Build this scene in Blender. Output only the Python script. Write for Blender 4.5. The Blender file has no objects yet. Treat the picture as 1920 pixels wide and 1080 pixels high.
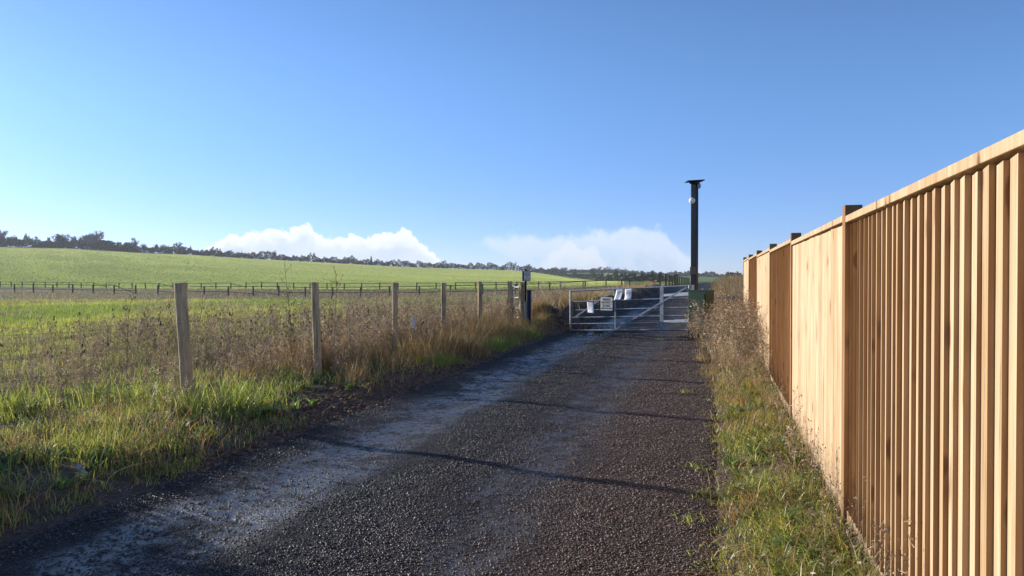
import bpy, math, random
import numpy as np
from mathutils import Vector, Matrix

sc = bpy.context.scene
COL = sc.collection
R = math.radians
rng = np.random.default_rng(7)
random.seed(7)

# ------------------------------------------------------------------ camera
F, HZ, EYE = 1420.0, 524.0, 1.58          # focal length in photo pixels, horizon row, eye height
cd = bpy.data.cameras.new("camera")
cam = bpy.data.objects.new("camera", cd)
COL.objects.link(cam)
cam.location = (0, 0, EYE)
cam.rotation_euler = (R(90) - math.atan((540 - HZ) / F), 0, 0)
cd.sensor_width = 36
cd.lens = F / 1920 * 36
cd.clip_start = 0.05
cd.clip_end = 20000
sc.camera = cam

# ------------------------------------------------------------------ sun, sky, exposure
SUN_AZ, SUN_EL = R(-60), R(13.0)
SUN_DIR = Vector((math.sin(SUN_AZ) * math.cos(SUN_EL), math.cos(SUN_AZ) * math.cos(SUN_EL), math.sin(SUN_EL)))
ld = bpy.data.lights.new("sun", 'SUN')
ld.energy = 4.8
ld.angle = R(0.5)
ld.color = (1.0, 0.93, 0.83)
sun = bpy.data.objects.new("sun", ld)
COL.objects.link(sun)
sun.rotation_euler = (-SUN_DIR).to_track_quat('-Z', 'Y').to_euler()
sun.location = (-20, 12, 12)

sc.view_settings.view_transform = 'Standard'
sc.view_settings.look = 'None'
sc.view_settings.exposure = 0.7
sc.view_settings.gamma = 1
sc.cycles.use_denoising = True
sc.cycles.max_bounces = 8
sc.cycles.transparent_max_bounces = 8


class NT:
    """tiny node-tree writer"""
    def __init__(self, tree):
        self.t = tree
        tree.nodes.clear()

    def n(self, kind, ins=None, **props):
        nd = self.t.nodes.new(kind)
        for k, v in props.items():
            setattr(nd, k, v)
        for k, v in (ins or {}).items():
            self.set(nd.inputs[k], v)
        return nd

    def set(self, sock, v):
        if isinstance(v, bpy.types.NodeSocket):
            self.t.links.new(v, sock)
        elif isinstance(v, bpy.types.Node):
            self.t.links.new(v.outputs[0], sock)
        else:
            if isinstance(v, (tuple, list)) and len(v) == 3 and sock.type == 'RGBA':
                v = (*v, 1)
            sock.default_value = v

    def m(self, op, a, b=0.0, c=None, clamp=False):
        ins = {0: a, 1: b}
        if c is not None:
            ins[2] = c
        return self.n('ShaderNodeMath', ins, operation=op, use_clamp=clamp).outputs[0]

    def smooth(self, x, lo, hi, a=0.0, b=1.0):
        return self.n('ShaderNodeMapRange', {0: x, 1: lo, 2: hi, 3: a, 4: b}, interpolation_type='SMOOTHSTEP').outputs[0]

    def noise(self, vec, scale, detail=4, rough=0.55, dist=0.0, out=0):
        return self.n('ShaderNodeTexNoise', {'Vector': vec, 'Scale': scale, 'Detail': detail, 'Roughness': rough, 'Distortion': dist}).outputs[out]

    def mix(self, f, a, b, blend='MIX'):
        nd = self.t.nodes.new('ShaderNodeMix')
        nd.data_type = 'RGBA'
        nd.blend_type = blend
        self.set(nd.inputs[0], f)
        self.set(nd.inputs[6], a)
        self.set(nd.inputs[7], b)
        return nd.outputs[2]

    def curve(self, x, pts):
        nd = self.t.nodes.new('ShaderNodeFloatCurve')
        c = nd.mapping.curves[0]
        while len(c.points) < len(pts):
            c.points.new(0.5, 0.5)
        for p, (px, py) in zip(c.points, pts):
            p.location = (px, py)
            p.handle_type = 'AUTO'
        nd.mapping.update()
        self.set(nd.inputs['Value'], x)
        return nd.outputs[0]


world = bpy.data.worlds.new("World")
sc.world = world
world.use_nodes = True
w = NT(world.node_tree)
sky = w.n('ShaderNodeTexSky', sky_type='NISHITA', sun_disc=False)
sky.sun_elevation = SUN_EL
sky.sun_rotation = SUN_AZ
sky.altitude = 100
sky.air_density = 0.62
sky.dust_density = 0.12
sky.ozone_density = 4.5
tc = w.n('ShaderNodeTexCoord')
sep = w.n('ShaderNodeSeparateXYZ', {0: tc.outputs['Generated']})
yy = w.m('MAXIMUM', sep.outputs[1], 0.02)
ta = w.m('DIVIDE', sep.outputs[0], yy)          # tangent of bearing
te = w.m('DIVIDE', sep.outputs[2], yy)          # tangent of elevation
front = w.smooth(sep.outputs[1], 0.2, 0.5)
cvec = w.n('ShaderNodeCombineXYZ', {0: ta, 1: te, 2: 0.0})
def pxa(px): return (px - 960) / F
def pye(py): return (HZ - py) / F
nA = w.noise(cvec, 22, 8, 0.62, 0.4)
nB = w.noise(cvec, 60, 6, 0.6)
nC = w.noise(cvec, 9, 5, 0.55)
lump = w.m('ADD', w.m('MULTIPLY', w.m('SUBTRACT', nA, 0.5), 0.036), w.m('MULTIPLY', w.m('SUBTRACT', nB, 0.5), 0.026))
def cloud(px0, px1, tops, soft):
    x = w.n('ShaderNodeMapRange', {0: ta, 1: pxa(px0), 2: pxa(px1), 3: 0.0, 4: 1.0}, clamp=True).outputs[0]
    prof = w.curve(x, [((p - px0) / (px1 - px0), max(0.0, pye(y)) * 10) for p, y in tops])
    top = w.m('MULTIPLY', prof, 0.1)
    d = w.m('SUBTRACT', w.m('ADD', top, lump), te)      # depth below the cloud's top edge
    edge = w.m('MULTIPLY', w.smooth(ta, pxa(px0), pxa(px0 + 50)), w.smooth(ta, pxa(px1 - 30), pxa(px1), 1, 0))
    return d, w.m('MULTIPLY', w.smooth(d, 0.0, soft), edge)
d1, c1 = cloud(330, 860, [(330, 500), (400, 458), (455, 437), (500, 431), (545, 429), (572, 424), (600, 435), (640, 444), (690, 441), (735, 438), (762, 434), (790, 448), (815, 476), (860, 515)], 0.0035)
d2, c2 = cloud(850, 1330, [(850, 470), (885, 452), (905, 443), (960, 436), (1050, 433), (1130, 426), (1185, 419), (1235, 423), (1262, 446), (1290, 478), (1330, 515)], 0.013)
under = w.curve(w.n('ShaderNodeMapRange', {0: ta, 1: pxa(850), 2: pxa(1100), 3: 0.0, 4: 1.0}, clamp=True).outputs[0],
                [((p - 850) / 250, max(0.0, pye(y)) * 10) for p, y in ((850, 452), (890, 456), (925, 472), (955, 492), (985, 510), (1100, 522))])
c2 = w.m('MULTIPLY', c2, w.smooth(w.m('SUBTRACT', w.m('ADD', te, w.m('MULTIPLY', lump, 0.6)), w.m('MULTIPLY', under, 0.1)), -0.004, 0.010))
d3, c3 = cloud(990, 1150, [(990, 515), (1015, 488), (1040, 468), (1062, 447), (1078, 452), (1092, 464), (1112, 458), (1130, 476), (1150, 505)], 0.007)
lift = w.smooth(te, -0.02, 0.30, 0.0, 1.0)
grade = w.mix(lift, (0.90, 0.75, 0.84), (1.26, 1.17, 1.10))
sk = w.n('ShaderNodeVectorMath', {0: sky.outputs[0], 1: grade}, operation='MULTIPLY').outputs[0]
fluff = w.smooth(nA, 0.38, 0.62)
shade1 = w.smooth(d1, 0.003, 0.026)
col1 = w.mix(w.m('MULTIPLY', shade1, w.smooth(nC, 0.25, 0.6, 1.0, 0.55)), (5.0, 5.2, 5.5), (2.6, 3.2, 4.1))
shade2 = w.smooth(d2, 0.010, 0.055)
col2 = w.mix(w.m('MULTIPLY', shade2, w.smooth(fluff, 0.0, 1.0, 1.0, 0.5)), (3.8, 4.3, 5.0), (2.5, 3.25, 4.3))
low = w.smooth(te, 0.0, 0.030, 0.55, 1.0)
s1 = w.mix(w.m('MULTIPLY', w.m('MULTIPLY', c1, front), w.m('MULTIPLY', low, 0.94)), sk, col1)
s2 = w.mix(w.m('MULTIPLY', w.m('MULTIPLY', c2, front), w.m('MULTIPLY', low, w.m('MULTIPLY', w.smooth(nC, 0.3, 0.62, 0.55, 0.95), 0.92))), s1, col2)
s2 = w.mix(w.m('MULTIPLY', w.m('MULTIPLY', c3, front), w.smooth(d3, 0.012, 0.045, 0.6, 0.1)), s2, (4.3, 4.45, 4.7))
bg = w.n('ShaderNodeBackground', {0: s2, 1: 0.13})
w.n('ShaderNodeOutputWorld', {0: bg})

# ------------------------------------------------------------------ mesh helpers
def mesh_np(name, V, faces, mats, col=None, matidx=None, smooth=False):
    """faces: list of int arrays (n,k) with one k each"""
    V = np.asarray(V, dtype=np.float32)
    me = bpy.data.meshes.new(name)
    me.vertices.add(len(V))
    me.vertices.foreach_set('co', V.ravel())
    li = np.concatenate([f.ravel() for f in faces]).astype(np.int32)
    lt = np.concatenate([np.full(len(f), f.shape[1], dtype=np.int32) for f in faces])
    ls = np.concatenate([[0], np.cumsum(lt)[:-1]]).astype(np.int32)
    me.loops.add(len(li))
    me.loops.foreach_set('vertex_index', li)
    me.polygons.add(len(lt))
    me.polygons.foreach_set('loop_start', ls)
    me.polygons.foreach_set('loop_total', lt)
    for m_ in mats:
        me.materials.append(m_)
    if matidx is not None:
        me.polygons.foreach_set('material_index', np.asarray(matidx, dtype=np.int32))
    if smooth:
        me.polygons.foreach_set('use_smooth', np.ones(len(lt), dtype=bool))
    me.update(calc_edges=True)
    if col is not None:
        a = me.attributes.new('tint', 'FLOAT_COLOR', 'POINT')
        c4 = np.ones((len(V), 4), dtype=np.float32)
        c4[:, :3] = col
        a.data.foreach_set('color', c4.ravel())
    return me


def link(name, me, parent=None):
    o = bpy.data.objects.new(name, me)
    COL.objects.link(o)
    if parent:
        o.parent = parent
    return o


def tag(o, label, cat=None, group=None):
    o['label'] = label
    if cat:
        o['category'] = cat
    if group:
        o['group'] = group
    return o


def structure(o):
    o['kind'] = 'structure'
    return o


def stuff(o, label, cat):
    o['kind'] = 'stuff'
    o['label'] = label
    o['category'] = cat
    return o


def thing(name, label, cat, loc=(0, 0, 0), group=None, rotz=0.0):
    o = bpy.data.objects.new(name, None)
    o.empty_display_size = 0.1
    COL.objects.link(o)
    o.location = loc
    o.rotation_euler = (0, 0, rotz)
    return tag(o, label, cat, group)


class MB:
    def __init__(self):
        self.v, self.f, self.c = [], [], []

    def add(self, vs, fs, c=None):
        b = len(self.v)
        self.v += [tuple(v) for v in vs]
        self.f += [tuple(i + b for i in f) for f in fs]
        self.c += [c if c is not None else (0.5, 0.5, 0.5)] * len(vs)

    def box(self, c, size, ax=None, ay=None, c_=None):
        c = Vector(c)
        ax = Vector(ax or (1, 0, 0)).normalized()
        ay = Vector(ay or (0, 1, 0)).normalized()
        az = ax.cross(ay).normalized()
        hx, hy, hz = (s / 2 for s in size)
        vs = [c + ax * (sx * hx) + ay * (sy * hy) + az * (sz * hz) for sz in (-1, 1) for sy in (-1, 1) for sx in (-1, 1)]
        self.add(vs, [(0, 2, 3, 1), (4, 5, 7, 6), (0, 1, 5, 4), (2, 6, 7, 3), (0, 4, 6, 2), (1, 3, 7, 5)], c_)

    def bar(self, p0, p1, wid, hgt, up=(0, 0, 1), c_=None):
        p0, p1 = Vector(p0), Vector(p1)
        d = (p1 - p0)
        side = d.cross(Vector(up)).normalized()
        self.box((p0 + p1) / 2, (d.length, wid, hgt), d, side, c_)

    def tube(self, pts, rad, n=8, cap=True, c_=None):
        pts = [Vector(p) for p in pts]
        if not isinstance(rad, (list, tuple)):
            rad = [rad] * len(pts)
        vs, fs = [], []
        for i, p in enumerate(pts):
            d = (pts[min(i + 1, len(pts) - 1)] - pts[max(i - 1, 0)]).normalized()
            a = d.cross(Vector((0, 0, 1)))
            if a.length < 1e-3:
                a = d.cross(Vector((0, 1, 0)))
            a.normalize()
            b = d.cross(a)
            for k in range(n):
                t = 2 * math.pi * k / n
                vs.append(p + (a * math.cos(t) + b * math.sin(t)) * rad[i])
        for i in range(len(pts) - 1):
            for k in range(n):
                k2 = (k + 1) % n
                fs.append((i * n + k, i * n + k2, (i + 1) * n + k2, (i + 1) * n + k))
        if cap:
            fs.append(tuple(range(n - 1, -1, -1)))
            fs.append(tuple((len(pts) - 1) * n + k for k in range(n)))
        self.add(vs, fs, c_)

    def prism(self, poly, z0, z1, c_=None):
        n = len(poly)
        vs = [(x, y, z0) for x, y in poly] + [(x, y, z1) for x, y in poly]
        fs = [(k, (k + 1) % n, n + (k + 1) % n, n + k) for k in range(n)]
        fs += [tuple(range(n - 1, -1, -1)), tuple(range(n, 2 * n))]
        self.add(vs, fs, c_)

    def sphere(self, c, r, nu=14, nv=9, c_=None, sq=(1, 1, 1)):
        vs, fs = [], []
        for j in range(nv + 1):
            ph = math.pi * j / nv
            for i in range(nu):
                th = 2 * math.pi * i / nu
                vs.append((c[0] + sq[0] * r * math.sin(ph) * math.cos(th), c[1] + sq[1] * r * math.sin(ph) * math.sin(th), c[2] + sq[2] * r * math.cos(ph)))
        for j in range(nv):
            for i in range(nu):
                i2 = (i + 1) % nu
                fs.append((j * nu + i, (j + 1) * nu + i, (j + 1) * nu + i2, j * nu + i2))
        self.add(vs, fs, c_)

    def build(self, name, mat, parent=None, bevel=0.0, smooth=False, world_space=True):
        v = self.v
        if parent is not None and world_space:
            inv = Matrix.Translation(parent.location) @ parent.rotation_euler.to_matrix().to_4x4()
            inv = inv.inverted()
            v = [tuple(inv @ Vector(p)) for p in v]
        me = bpy.data.meshes.new(name)
        me.from_pydata(v, [], self.f)
        me.materials.append(mat)
        a = me.attributes.new('tint', 'FLOAT_COLOR', 'POINT')
        a.data.foreach_set('color', np.concatenate([np.array(self.c, dtype=np.float32).reshape(-1, 3), np.ones((len(v), 1), dtype=np.float32)], axis=1).ravel())
        if smooth:
            me.polygons.foreach_set('use_smooth', np.ones(len(me.polygons), dtype=bool))
        me.update()
        o = link(name, me, parent)
        if bevel:
            m_ = o.modifiers.new('bevel', 'BEVEL')
            m_.width = bevel
            m_.segments = 2
            m_.limit_method = 'ANGLE'
        return o


def copy_thing(root, loc=None, rotz=None, scale=None):
    r = root.copy()
    COL.objects.link(r)
    if loc is not None:
        r.location = loc
    if rotz is not None:
        r.rotation_euler = (0, 0, rotz)
    if scale is not None:
        r.scale = scale
    for ch in list(root.children):
        c = ch.copy()
        COL.objects.link(c)
        c.parent = r
        for g in list(ch.children):
            d = g.copy()
            COL.objects.link(d)
            d.parent = c
    return r

# ------------------------------------------------------------------ land: road frame and height function
DX, DY = 0.259, 0.966                       # the track runs this way
def uv_of(x, y): return 0.966 * x - 0.259 * y, 0.259 * x + 0.966 * y
def xy_of(u, v): return 0.966 * u + 0.259 * v, -0.259 * u + 0.966 * v
FENCE_U = 0.81
POST_U = -5.7

_tab = {}
def vnoise(x, y, scale, seed=0):
    """smooth value noise 0..1"""
    if seed not in _tab:
        _tab[seed] = np.random.default_rng(1000 + seed).random((256, 256))
    t = _tab[seed]
    x = np.asarray(x, dtype=float) / scale + 500
    y = np.asarray(y, dtype=float) / scale + 500
    xi, yi = np.floor(x).astype(int), np.floor(y).astype(int)
    fx, fy = x - xi, y - yi
    fx, fy = fx * fx * (3 - 2 * fx), fy * fy * (3 - 2 * fy)
    a, b = t[xi % 256, yi % 256], t[(xi + 1) % 256, yi % 256]
    c, d = t[xi % 256, (yi + 1) % 256], t[(xi + 1) % 256, (yi + 1) % 256]
    return (a * (1 - fx) + b * fx) * (1 - fy) + (c * (1 - fx) + d * fx) * fy


def sstep(x, a, b):
    t = np.clip((np.asarray(x, dtype=float) - a) / (b - a), 0, 1)
    return t * t * (3 - 2 * t)


def road_edges(v):
    l = -4.0 + 0.45 * sstep(v, 35, 60)
    r = -0.02 - 0.25 * sstep(v, 12, 20) + 0.0 * v
    return l, r


T1 = ([-300, 658, 900, 1027, 1248, 1500], [-.35, -.32, -.1, .15, .7, .55])
T2 = ([-300, 0, 700, 1093, 1248, 1500], [-.05, -.04, .2, .65, .8, .6])
C1_PX = [-300, 0, 120, 240, 360, 480, 640, 755, 855, 960, 1003, 1050, 1097, 1130]
C1_Y = [455, 462.5, 465.5, 472.5, 478, 486, 494.5, 501, 504.5, 508, 512, 518.5, 527, 531]
C1_D = [500, 530, 545, 560, 580, 605, 650, 680, 710, 740, 745, 750, 755, 760]
C2_PX = [700, 1003, 1060, 1150, 1200, 1254, 1350, 1600, 2200]
C2_Y = [508, 510, 513, 513.5, 516.5, 519, 520, 521, 521]

def land(x, y):
    x = np.asarray(x, dtype=float)
    y = np.asarray(y, dtype=float)
    r = np.hypot(x, y)
    px = np.clip(960 + F * x / np.maximum(y, 1e-3), -300, 2200)
    px = np.where(y <= 0, np.where(x < 0, -300, 2200), px)
    px = np.where(np.abs(x) > 6 * np.maximum(y, 1e-3), np.where(x < 0, -300, 2200), px)
    z0 = 0.008 * (np.clip(y, 5, 25) - 5)
    t1, t2 = np.interp(px, *T1), np.interp(px, *T2)
    z = z0 + (t1 - z0) * sstep(y, 25, 72)
    z = z + (t2 - t1) * sstep(y, 76, 108)
    ahead = sstep(y, -100, 200)
    k = np.sqrt(1 + ((px - 960) / F) ** 2)
    # the crop field hill
    rc = np.interp(px, C1_PX, C1_D) * k
    zc = EYE + (HZ - np.interp(px, C1_PX, C1_Y)) / F * np.interp(px, C1_PX, C1_D)
    s = np.clip((r - 112 * k) / (rc - 112 * k), 0, 1)
    h1 = zc * (0.35 * s + 0.65 * sstep(s, 0, 1.25) / sstep(1.0, 0, 1.25)) - np.maximum(r - rc, 0) * 0.035
    h1 = np.where(s > 0, h1, 0)
    # rear hill
    zc2 = EYE + (HZ - np.interp(px, C2_PX, C2_Y)) / F * 950
    h2 = zc2 * sstep(r, 380, 950 * k) - np.maximum(r - 950 * k, 0) * 0.004
    h = np.maximum(np.maximum(h1, h2), 0) * ahead
    return z + h


def ground(x, y):
    """land plus verges, bank and spoil heap"""
    z = land(x, y)
    u, v = uv_of(x, y)
    l, r_ = road_edges(v)
    near = sstep(y, 140, 90) if False else 1 - sstep(y, 90, 140)
    nz = vnoise(x, y, 0.55, 1) - 0.5
    nf = vnoise(x, y, 0.16, 2) - 0.5
    left = sstep(-u, -l, -l + 0.75)
    z = z + near * left * (0.10 + 0.10 * nz)
    z = z + near * left * 0.03 * nf
    right = sstep(u, r_ - 0.05, 0.45)
    z = z + near * right * (0.07 + 0.07 * nz + 0.03 * nf)
    # earth bank beside the track past the gate
    w_ = -(u - l) - 0.15
    bank = sstep(w_, 0.0, 0.8) * (1 - sstep(w_, 1.2, 2.6)) * sstep(v, 22.0, 25) * (1 - sstep(v, 60, 80))
    z = z + bank * (0.40 + 0.25 * (vnoise(x, y, 1.3, 3) - .5) + 0.12 * nz)
    # spoil heap beside the gate posts
    g = np.exp(-(((x - 1.05) / 0.75) ** 2 + ((y - 22.3) / 1.0) ** 2))
    z = z + g * (0.42 + 0.3 * nz + 0.12 * nf)
    # damp bank at the far end of the right side
    bank2 = sstep(u, 0.1, 1.2) * sstep(v, 27, 34) * (1 - sstep(v, 60, 90))
    z = z + bank2 * 0.25
    return z


def gz(x, y): return float(ground(np.array([x]), np.array([y]))[0])
def at(px, Y, z=None):
    x = (px - 960) / F * Y
    return Vector((x, Y, gz(x, Y) if z is None else z))
def zpix(py, Y): return EYE + (HZ - py) / F * Y


def road_z(x, y):
    u, v = uv_of(x, y)
    l, r_ = road_edges(v)
    z = land(x, y)
    def tr(c, wd): return np.exp(-((u - c) / wd) ** 2)
    z = z - 0.035 * tr(-3.15, .42) - 0.02 * tr(-1.35, .36) + 0.012
    z = z + 0.012 * (vnoise(x, y, 0.5, 5) - .5) + 0.01 * (vnoise(x, y, 0.14, 6) - .5)
    edge = np.minimum(u - l, r_ - u)
    return z - 0.05 * (1 - sstep(edge, -0.30, 0.05))

# ------------------------------------------------------------------ materials
def mat(name):
    m_ = bpy.data.materials.new(name)
    m_.use_nodes = True
    return m_, NT(m_.node_tree)


def finish(t, bsdf):
    t.n('ShaderNodeOutputMaterial', {0: bsdf})


def simple(name, colr, rough=0.6, metal=0.0, var=0.15, scale=8.0, bump=0.0, bscale=60.0, spec=0.5):
    m_, t = mat(name)
    co = t.n('ShaderNodeTexCoord').outputs['Object']
    nz = t.noise(co, scale, 5, 0.6)
    c2 = tuple(max(0, c * (1 - var * 1.6)) for c in colr)
    c1_ = tuple(min(1, c * (1 + var)) for c in colr)
    colr_ = t.mix(t.smooth(nz, 0.3, 0.7), c2, c1_)
    ins = {'Base Color': colr_, 'Roughness': t.smooth(t.noise(co, scale * 3), 0.2, 0.8, max(0.03, rough - .1), min(1, rough + .1)), 'Metallic': metal, 'Specular IOR Level': spec}
    if bump:
        b = t.n('ShaderNodeBump', {'Strength': bump, 'Distance': 0.004, 'Height': t.noise(co, bscale, 4)})
        ins['Normal'] = b
    p = t.n('ShaderNodeBsdfPrincipled', ins)
    finish(t, p)
    return m_


def foliage_mat(name, trans=0.45, gloss=0.04, rough=0.45):
    m_, t = mat(name)
    a = t.n('ShaderNodeAttribute', attribute_name='tint').outputs['Color']
    d = t.n('ShaderNodeBsdfDiffuse', {'Color': a})
    tr = t.n('ShaderNodeBsdfTranslucent', {'Color': t.mix(1.0, a, (1.0, 0.95, 0.72), 'MULTIPLY')})
    mx = t.n('ShaderNodeMixShader', {0: trans, 1: d, 2: tr})
    g = t.n('ShaderNodeBsdfGlossy', {'Color': (1, 1, 1), 'Roughness': rough})
    mx2 = t.n('ShaderNodeMixShader', {0: gloss, 1: mx, 2: g})
    finish(t, mx2)
    return m_


M_GRASS = foliage_mat('grass_blade', 0.6, 0.05)
M_STRAW = foliage_mat('straw_blade', 0.45, 0.03)
M_STEM = foliage_mat('dead_stem', 0.35, 0.02)
M_LEAF = foliage_mat('leaf', 0.25, 0.02)
M_TWIG = foliage_mat('twig', 0.05, 0.0)


def fence_wood():
    m_, t = mat('pale_softwood')
    co = t.n('ShaderNodeTexCoord').outputs['Object']
    a = t.n('ShaderNodeAttribute', attribute_name='tint').outputs['Color']
    sp = t.n('ShaderNodeSeparateColor', {0: a})
    va, vb, vc = sp.outputs[0], sp.outputs[1], sp.outputs[2]
    off = t.n('ShaderNodeCombineXYZ', {0: t.m('MULTIPLY', va, 37.0), 1: t.m('MULTIPLY', vb, 19.0), 2: t.m('MULTIPLY', va, 91.0)})
    p0 = t.n('ShaderNodeVectorMath', {0: co, 1: off}, operation='ADD')
    gr = t.n('ShaderNodeVectorMath', {0: p0, 1: (46, 46, 1.3)}, operation='MULTIPLY').outputs[0]
    grain = t.noise(gr, 1.0, 6, 0.65, 0.8)
    wide = t.noise(t.n('ShaderNodeVectorMath', {0: p0, 1: (9, 9, 0.8)}, operation='MULTIPLY').outputs[0], 1.0, 4, 0.6)
    base = t.mix(t.smooth(va, 0.0, 1.0), (0.42, 0.285, 0.155), (0.61, 0.46, 0.295))
    base = t.mix(t.smooth(grain, 0.36, 0.66, 0.0, 0.75), base, (0.36, 0.215, 0.095))
    base = t.mix(t.smooth(wide, 0.42, 0.70, 0.0, 0.6), base, (0.64, 0.495, 0.325))
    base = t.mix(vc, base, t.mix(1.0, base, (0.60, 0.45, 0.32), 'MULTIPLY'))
    # knots
    kv = t.n('ShaderNodeVectorMath', {0: p0, 1: (8.5, 8.5, 3.0)}, operation='MULTIPLY').outputs[0]
    vo = t.n('ShaderNodeTexVoronoi', {'Vector': kv, 'Scale': 1.0, 'Randomness': 1.0})
    pick = t.m('GREATER_THAN', t.n('ShaderNodeSeparateColor', {0: vo.outputs['Color']}).outputs[0], 0.40)
    kd = t.m('ADD', vo.outputs['Distance'], t.m('MULTIPLY', t.m('SUBTRACT', grain, 0.5), 0.22))
    halo = t.m('MULTIPLY', t.smooth(kd, 0.16, 0.42, 1.0, 0.0), pick)
    base = t.mix(t.m('MULTIPLY', halo, 0.45), base, (0.36, 0.205, 0.085))
    knot = t.m('MULTIPLY', t.smooth(kd, 0.10, 0.20, 1.0, 0.0), pick)
    base = t.mix(t.m('MULTIPLY', knot, 0.85), base, (0.13, 0.062, 0.028))
    # rain marks, weather stains, splashed dirt near the ground
    st = t.noise(t.n('ShaderNodeVectorMath', {0: p0, 1: (16, 16, 1.4)}, operation='MULTIPLY').outputs[0], 1.0, 4, 0.6)
    base = t.mix(t.smooth(st, 0.56, 0.72, 0.0, 0.7), base, (0.20, 0.115, 0.058))
    wz = t.n('ShaderNodeSeparateXYZ', {0: t.n('ShaderNodeNewGeometry').outputs['Position']}).outputs[2]
    spl = t.m('MULTIPLY', t.smooth(t.m('ADD', wz, t.m('MULTIPLY', t.noise(co, 5, 5, 0.7), -0.55)), -0.22, 0.22, 1.0, 0.0), t.smooth(t.noise(co, 40, 4, 0.7), 0.3, 0.65))
    base = t.mix(t.m('MULTIPLY', spl, 0.75), base, (0.12, 0.085, 0.055))
    bmp = t.n('ShaderNodeBump', {'Strength': 0.35, 'Distance': 0.003, 'Height': grain})
    p = t.n('ShaderNodeBsdfPrincipled', {'Base Color': base, 'Roughness': 0.72, 'Specular IOR Level': 0.25, 'Normal': bmp})
    finish(t, p)
    return m_


def post_wood(name, c_lo, c_hi, c_dark):
    m_, t = mat(name)
    co = t.n('ShaderNodeTexCoord').outputs['Object']
    gr = t.n('ShaderNodeVectorMath', {0: co, 1: (55, 55, 2.2)}, operation='MULTIPLY').outputs[0]
    g = t.noise(gr, 1.0, 6, 0.68, 0.5)
    bl = t.noise(t.n('ShaderNodeVectorMath', {0: co, 1: (9, 9, 2.5)}, operation='MULTIPLY').outputs[0], 1.0, 4)
    base = t.mix(t.smooth(g, 0.3, 0.7), c_lo, c_hi)
    base = t.mix(t.smooth(bl, 0.46, 0.68, 0, 0.75), base, c_dark)
    cr = t.smooth(t.noise(t.n('ShaderNodeVectorMath', {0: co, 1: (38, 38, 0.8)}, operation='MULTIPLY').outputs[0], 1.0, 2), 0.63, 0.68)
    base = t.mix(t.m('MULTIPLY', cr, 0.8), base, (0.03, 0.022, 0.015))
    b = t.n('ShaderNodeBump', {'Strength': 0.8, 'Distance': 0.006, 'Height': t.m('SUBTRACT', g, cr)})
    finish(t, t.n('ShaderNodeBsdfPrincipled', {'Base Color': base, 'Roughness': 0.85, 'Specular IOR Level': 0.2, 'Normal': b}))
    return m_


M_WOOD = fence_wood()
M_POST = post_wood('weathered_post', (0.40, 0.275, 0.15), (0.60, 0.45, 0.27), (0.22, 0.165, 0.10))
M_RAIL = post_wood('dark_rail', (0.15, 0.108, 0.075), (0.24, 0.18, 0.125), (0.09, 0.068, 0.052))
M_NEWPOST = post_wood('brown_post', (0.20, 0.095, 0.045), (0.30, 0.16, 0.08), (0.09, 0.045, 0.025))
M_GALV = simple('galvanised_steel', (0.26, 0.28, 0.31), 0.5, 0.6, 0.18, 14)
M_WIRE = simple('fence_wire', (0.30, 0.30, 0.30), 0.45, 0.8, 0.1, 30)
M_POLE = simple('dark_steel_paint', (0.007, 0.011, 0.021), 0.6, 0.0, 0.2, 5, spec=.2)
M_NAVY = simple('navy_paint', (0.006, 0.010, 0.035), 0.5, 0.0, 0.2, 5, spec=.25)
M_GREEN = simple('green_cabinet_paint', (0.014, 0.042, 0.026), 0.55, 0.0, 0.18, 4, spec=.25)
M_WHITE = simple('white_plastic', (0.78, 0.78, 0.76), 0.4, 0.0, 0.06, 10)
M_SIGN = simple('sign_board', (0.74, 0.73, 0.62), 0.4, 0.0, 0.06, 12)
M_PAPER = simple('paper', (0.78, 0.78, 0.84), 0.6, 0.0, 0.05, 10)
M_BLACK = simple('black_print', (0.015, 0.017, 0.02), 0.5, 0.0, 0.1, 20)
M_REDINK = simple('red_print', (0.42, 0.045, 0.03), 0.5, 0.0, 0.1, 20)
M_ORANGEINK = simple('brown_red_print', (0.30, 0.07, 0.02), 0.5, 0.0, 0.1, 20)
M_FAINT = simple('faint_print', (0.40, 0.40, 0.46), 0.6, 0.0, 0.1, 20)
M_GLASS = simple('dark_glass', (0.01, 0.01, 0.012), 0.08, 0.0, 0.05, 20)
M_BROWN = simple('brown_board', (0.10, 0.065, 0.045), 0.6, 0.0, 0.2, 14)
M_PINK = simple('faded_red_plastic', (0.50, 0.12, 0.11), 0.35, 0.0, 0.1, 10)
M_GREY = simple('grey_plastic', (0.30, 0.31, 0.32), 0.5, 0.0, 0.1, 10)


def terrain_mat():
    m_, t = mat('land_surface')
    pos = t.n('ShaderNodeNewGeometry').outputs['Position']
    a = t.n('ShaderNodeAttribute', attribute_name='tint').outputs['Color']
    n1 = t.noise(pos, 0.9, 6, 0.65)
    n2 = t.noise(pos, 9.0, 5, 0.7)
    n3 = t.noise(pos, 45.0, 4, 0.7)
    k = t.m('MULTIPLY', t.smooth(n2, 0.25, 0.75, 0.65, 1.3), t.smooth(n1, 0.3, 0.7, 0.8, 1.2))
    k = t.m('MULTIPLY', k, t.smooth(n3, 0.25, 0.75, 0.75, 1.25))
    kk = t.n('ShaderNodeCombineXYZ', {0: k, 1: k, 2: k})
    c = t.n('ShaderNodeVectorMath', {0: a, 1: kk}, operation='MULTIPLY').outputs[0]
    b = t.n('ShaderNodeBump', {'Strength': 0.9, 'Distance': 0.03, 'Height': t.m('ADD', n2, t.m('MULTIPLY', n3, 0.4))})
    finish(t, t.n('ShaderNodeBsdfPrincipled', {'Base Color': c, 'Roughness': 0.95, 'Specular IOR Level': 0.1, 'Normal': b}))
    return m_


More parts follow.
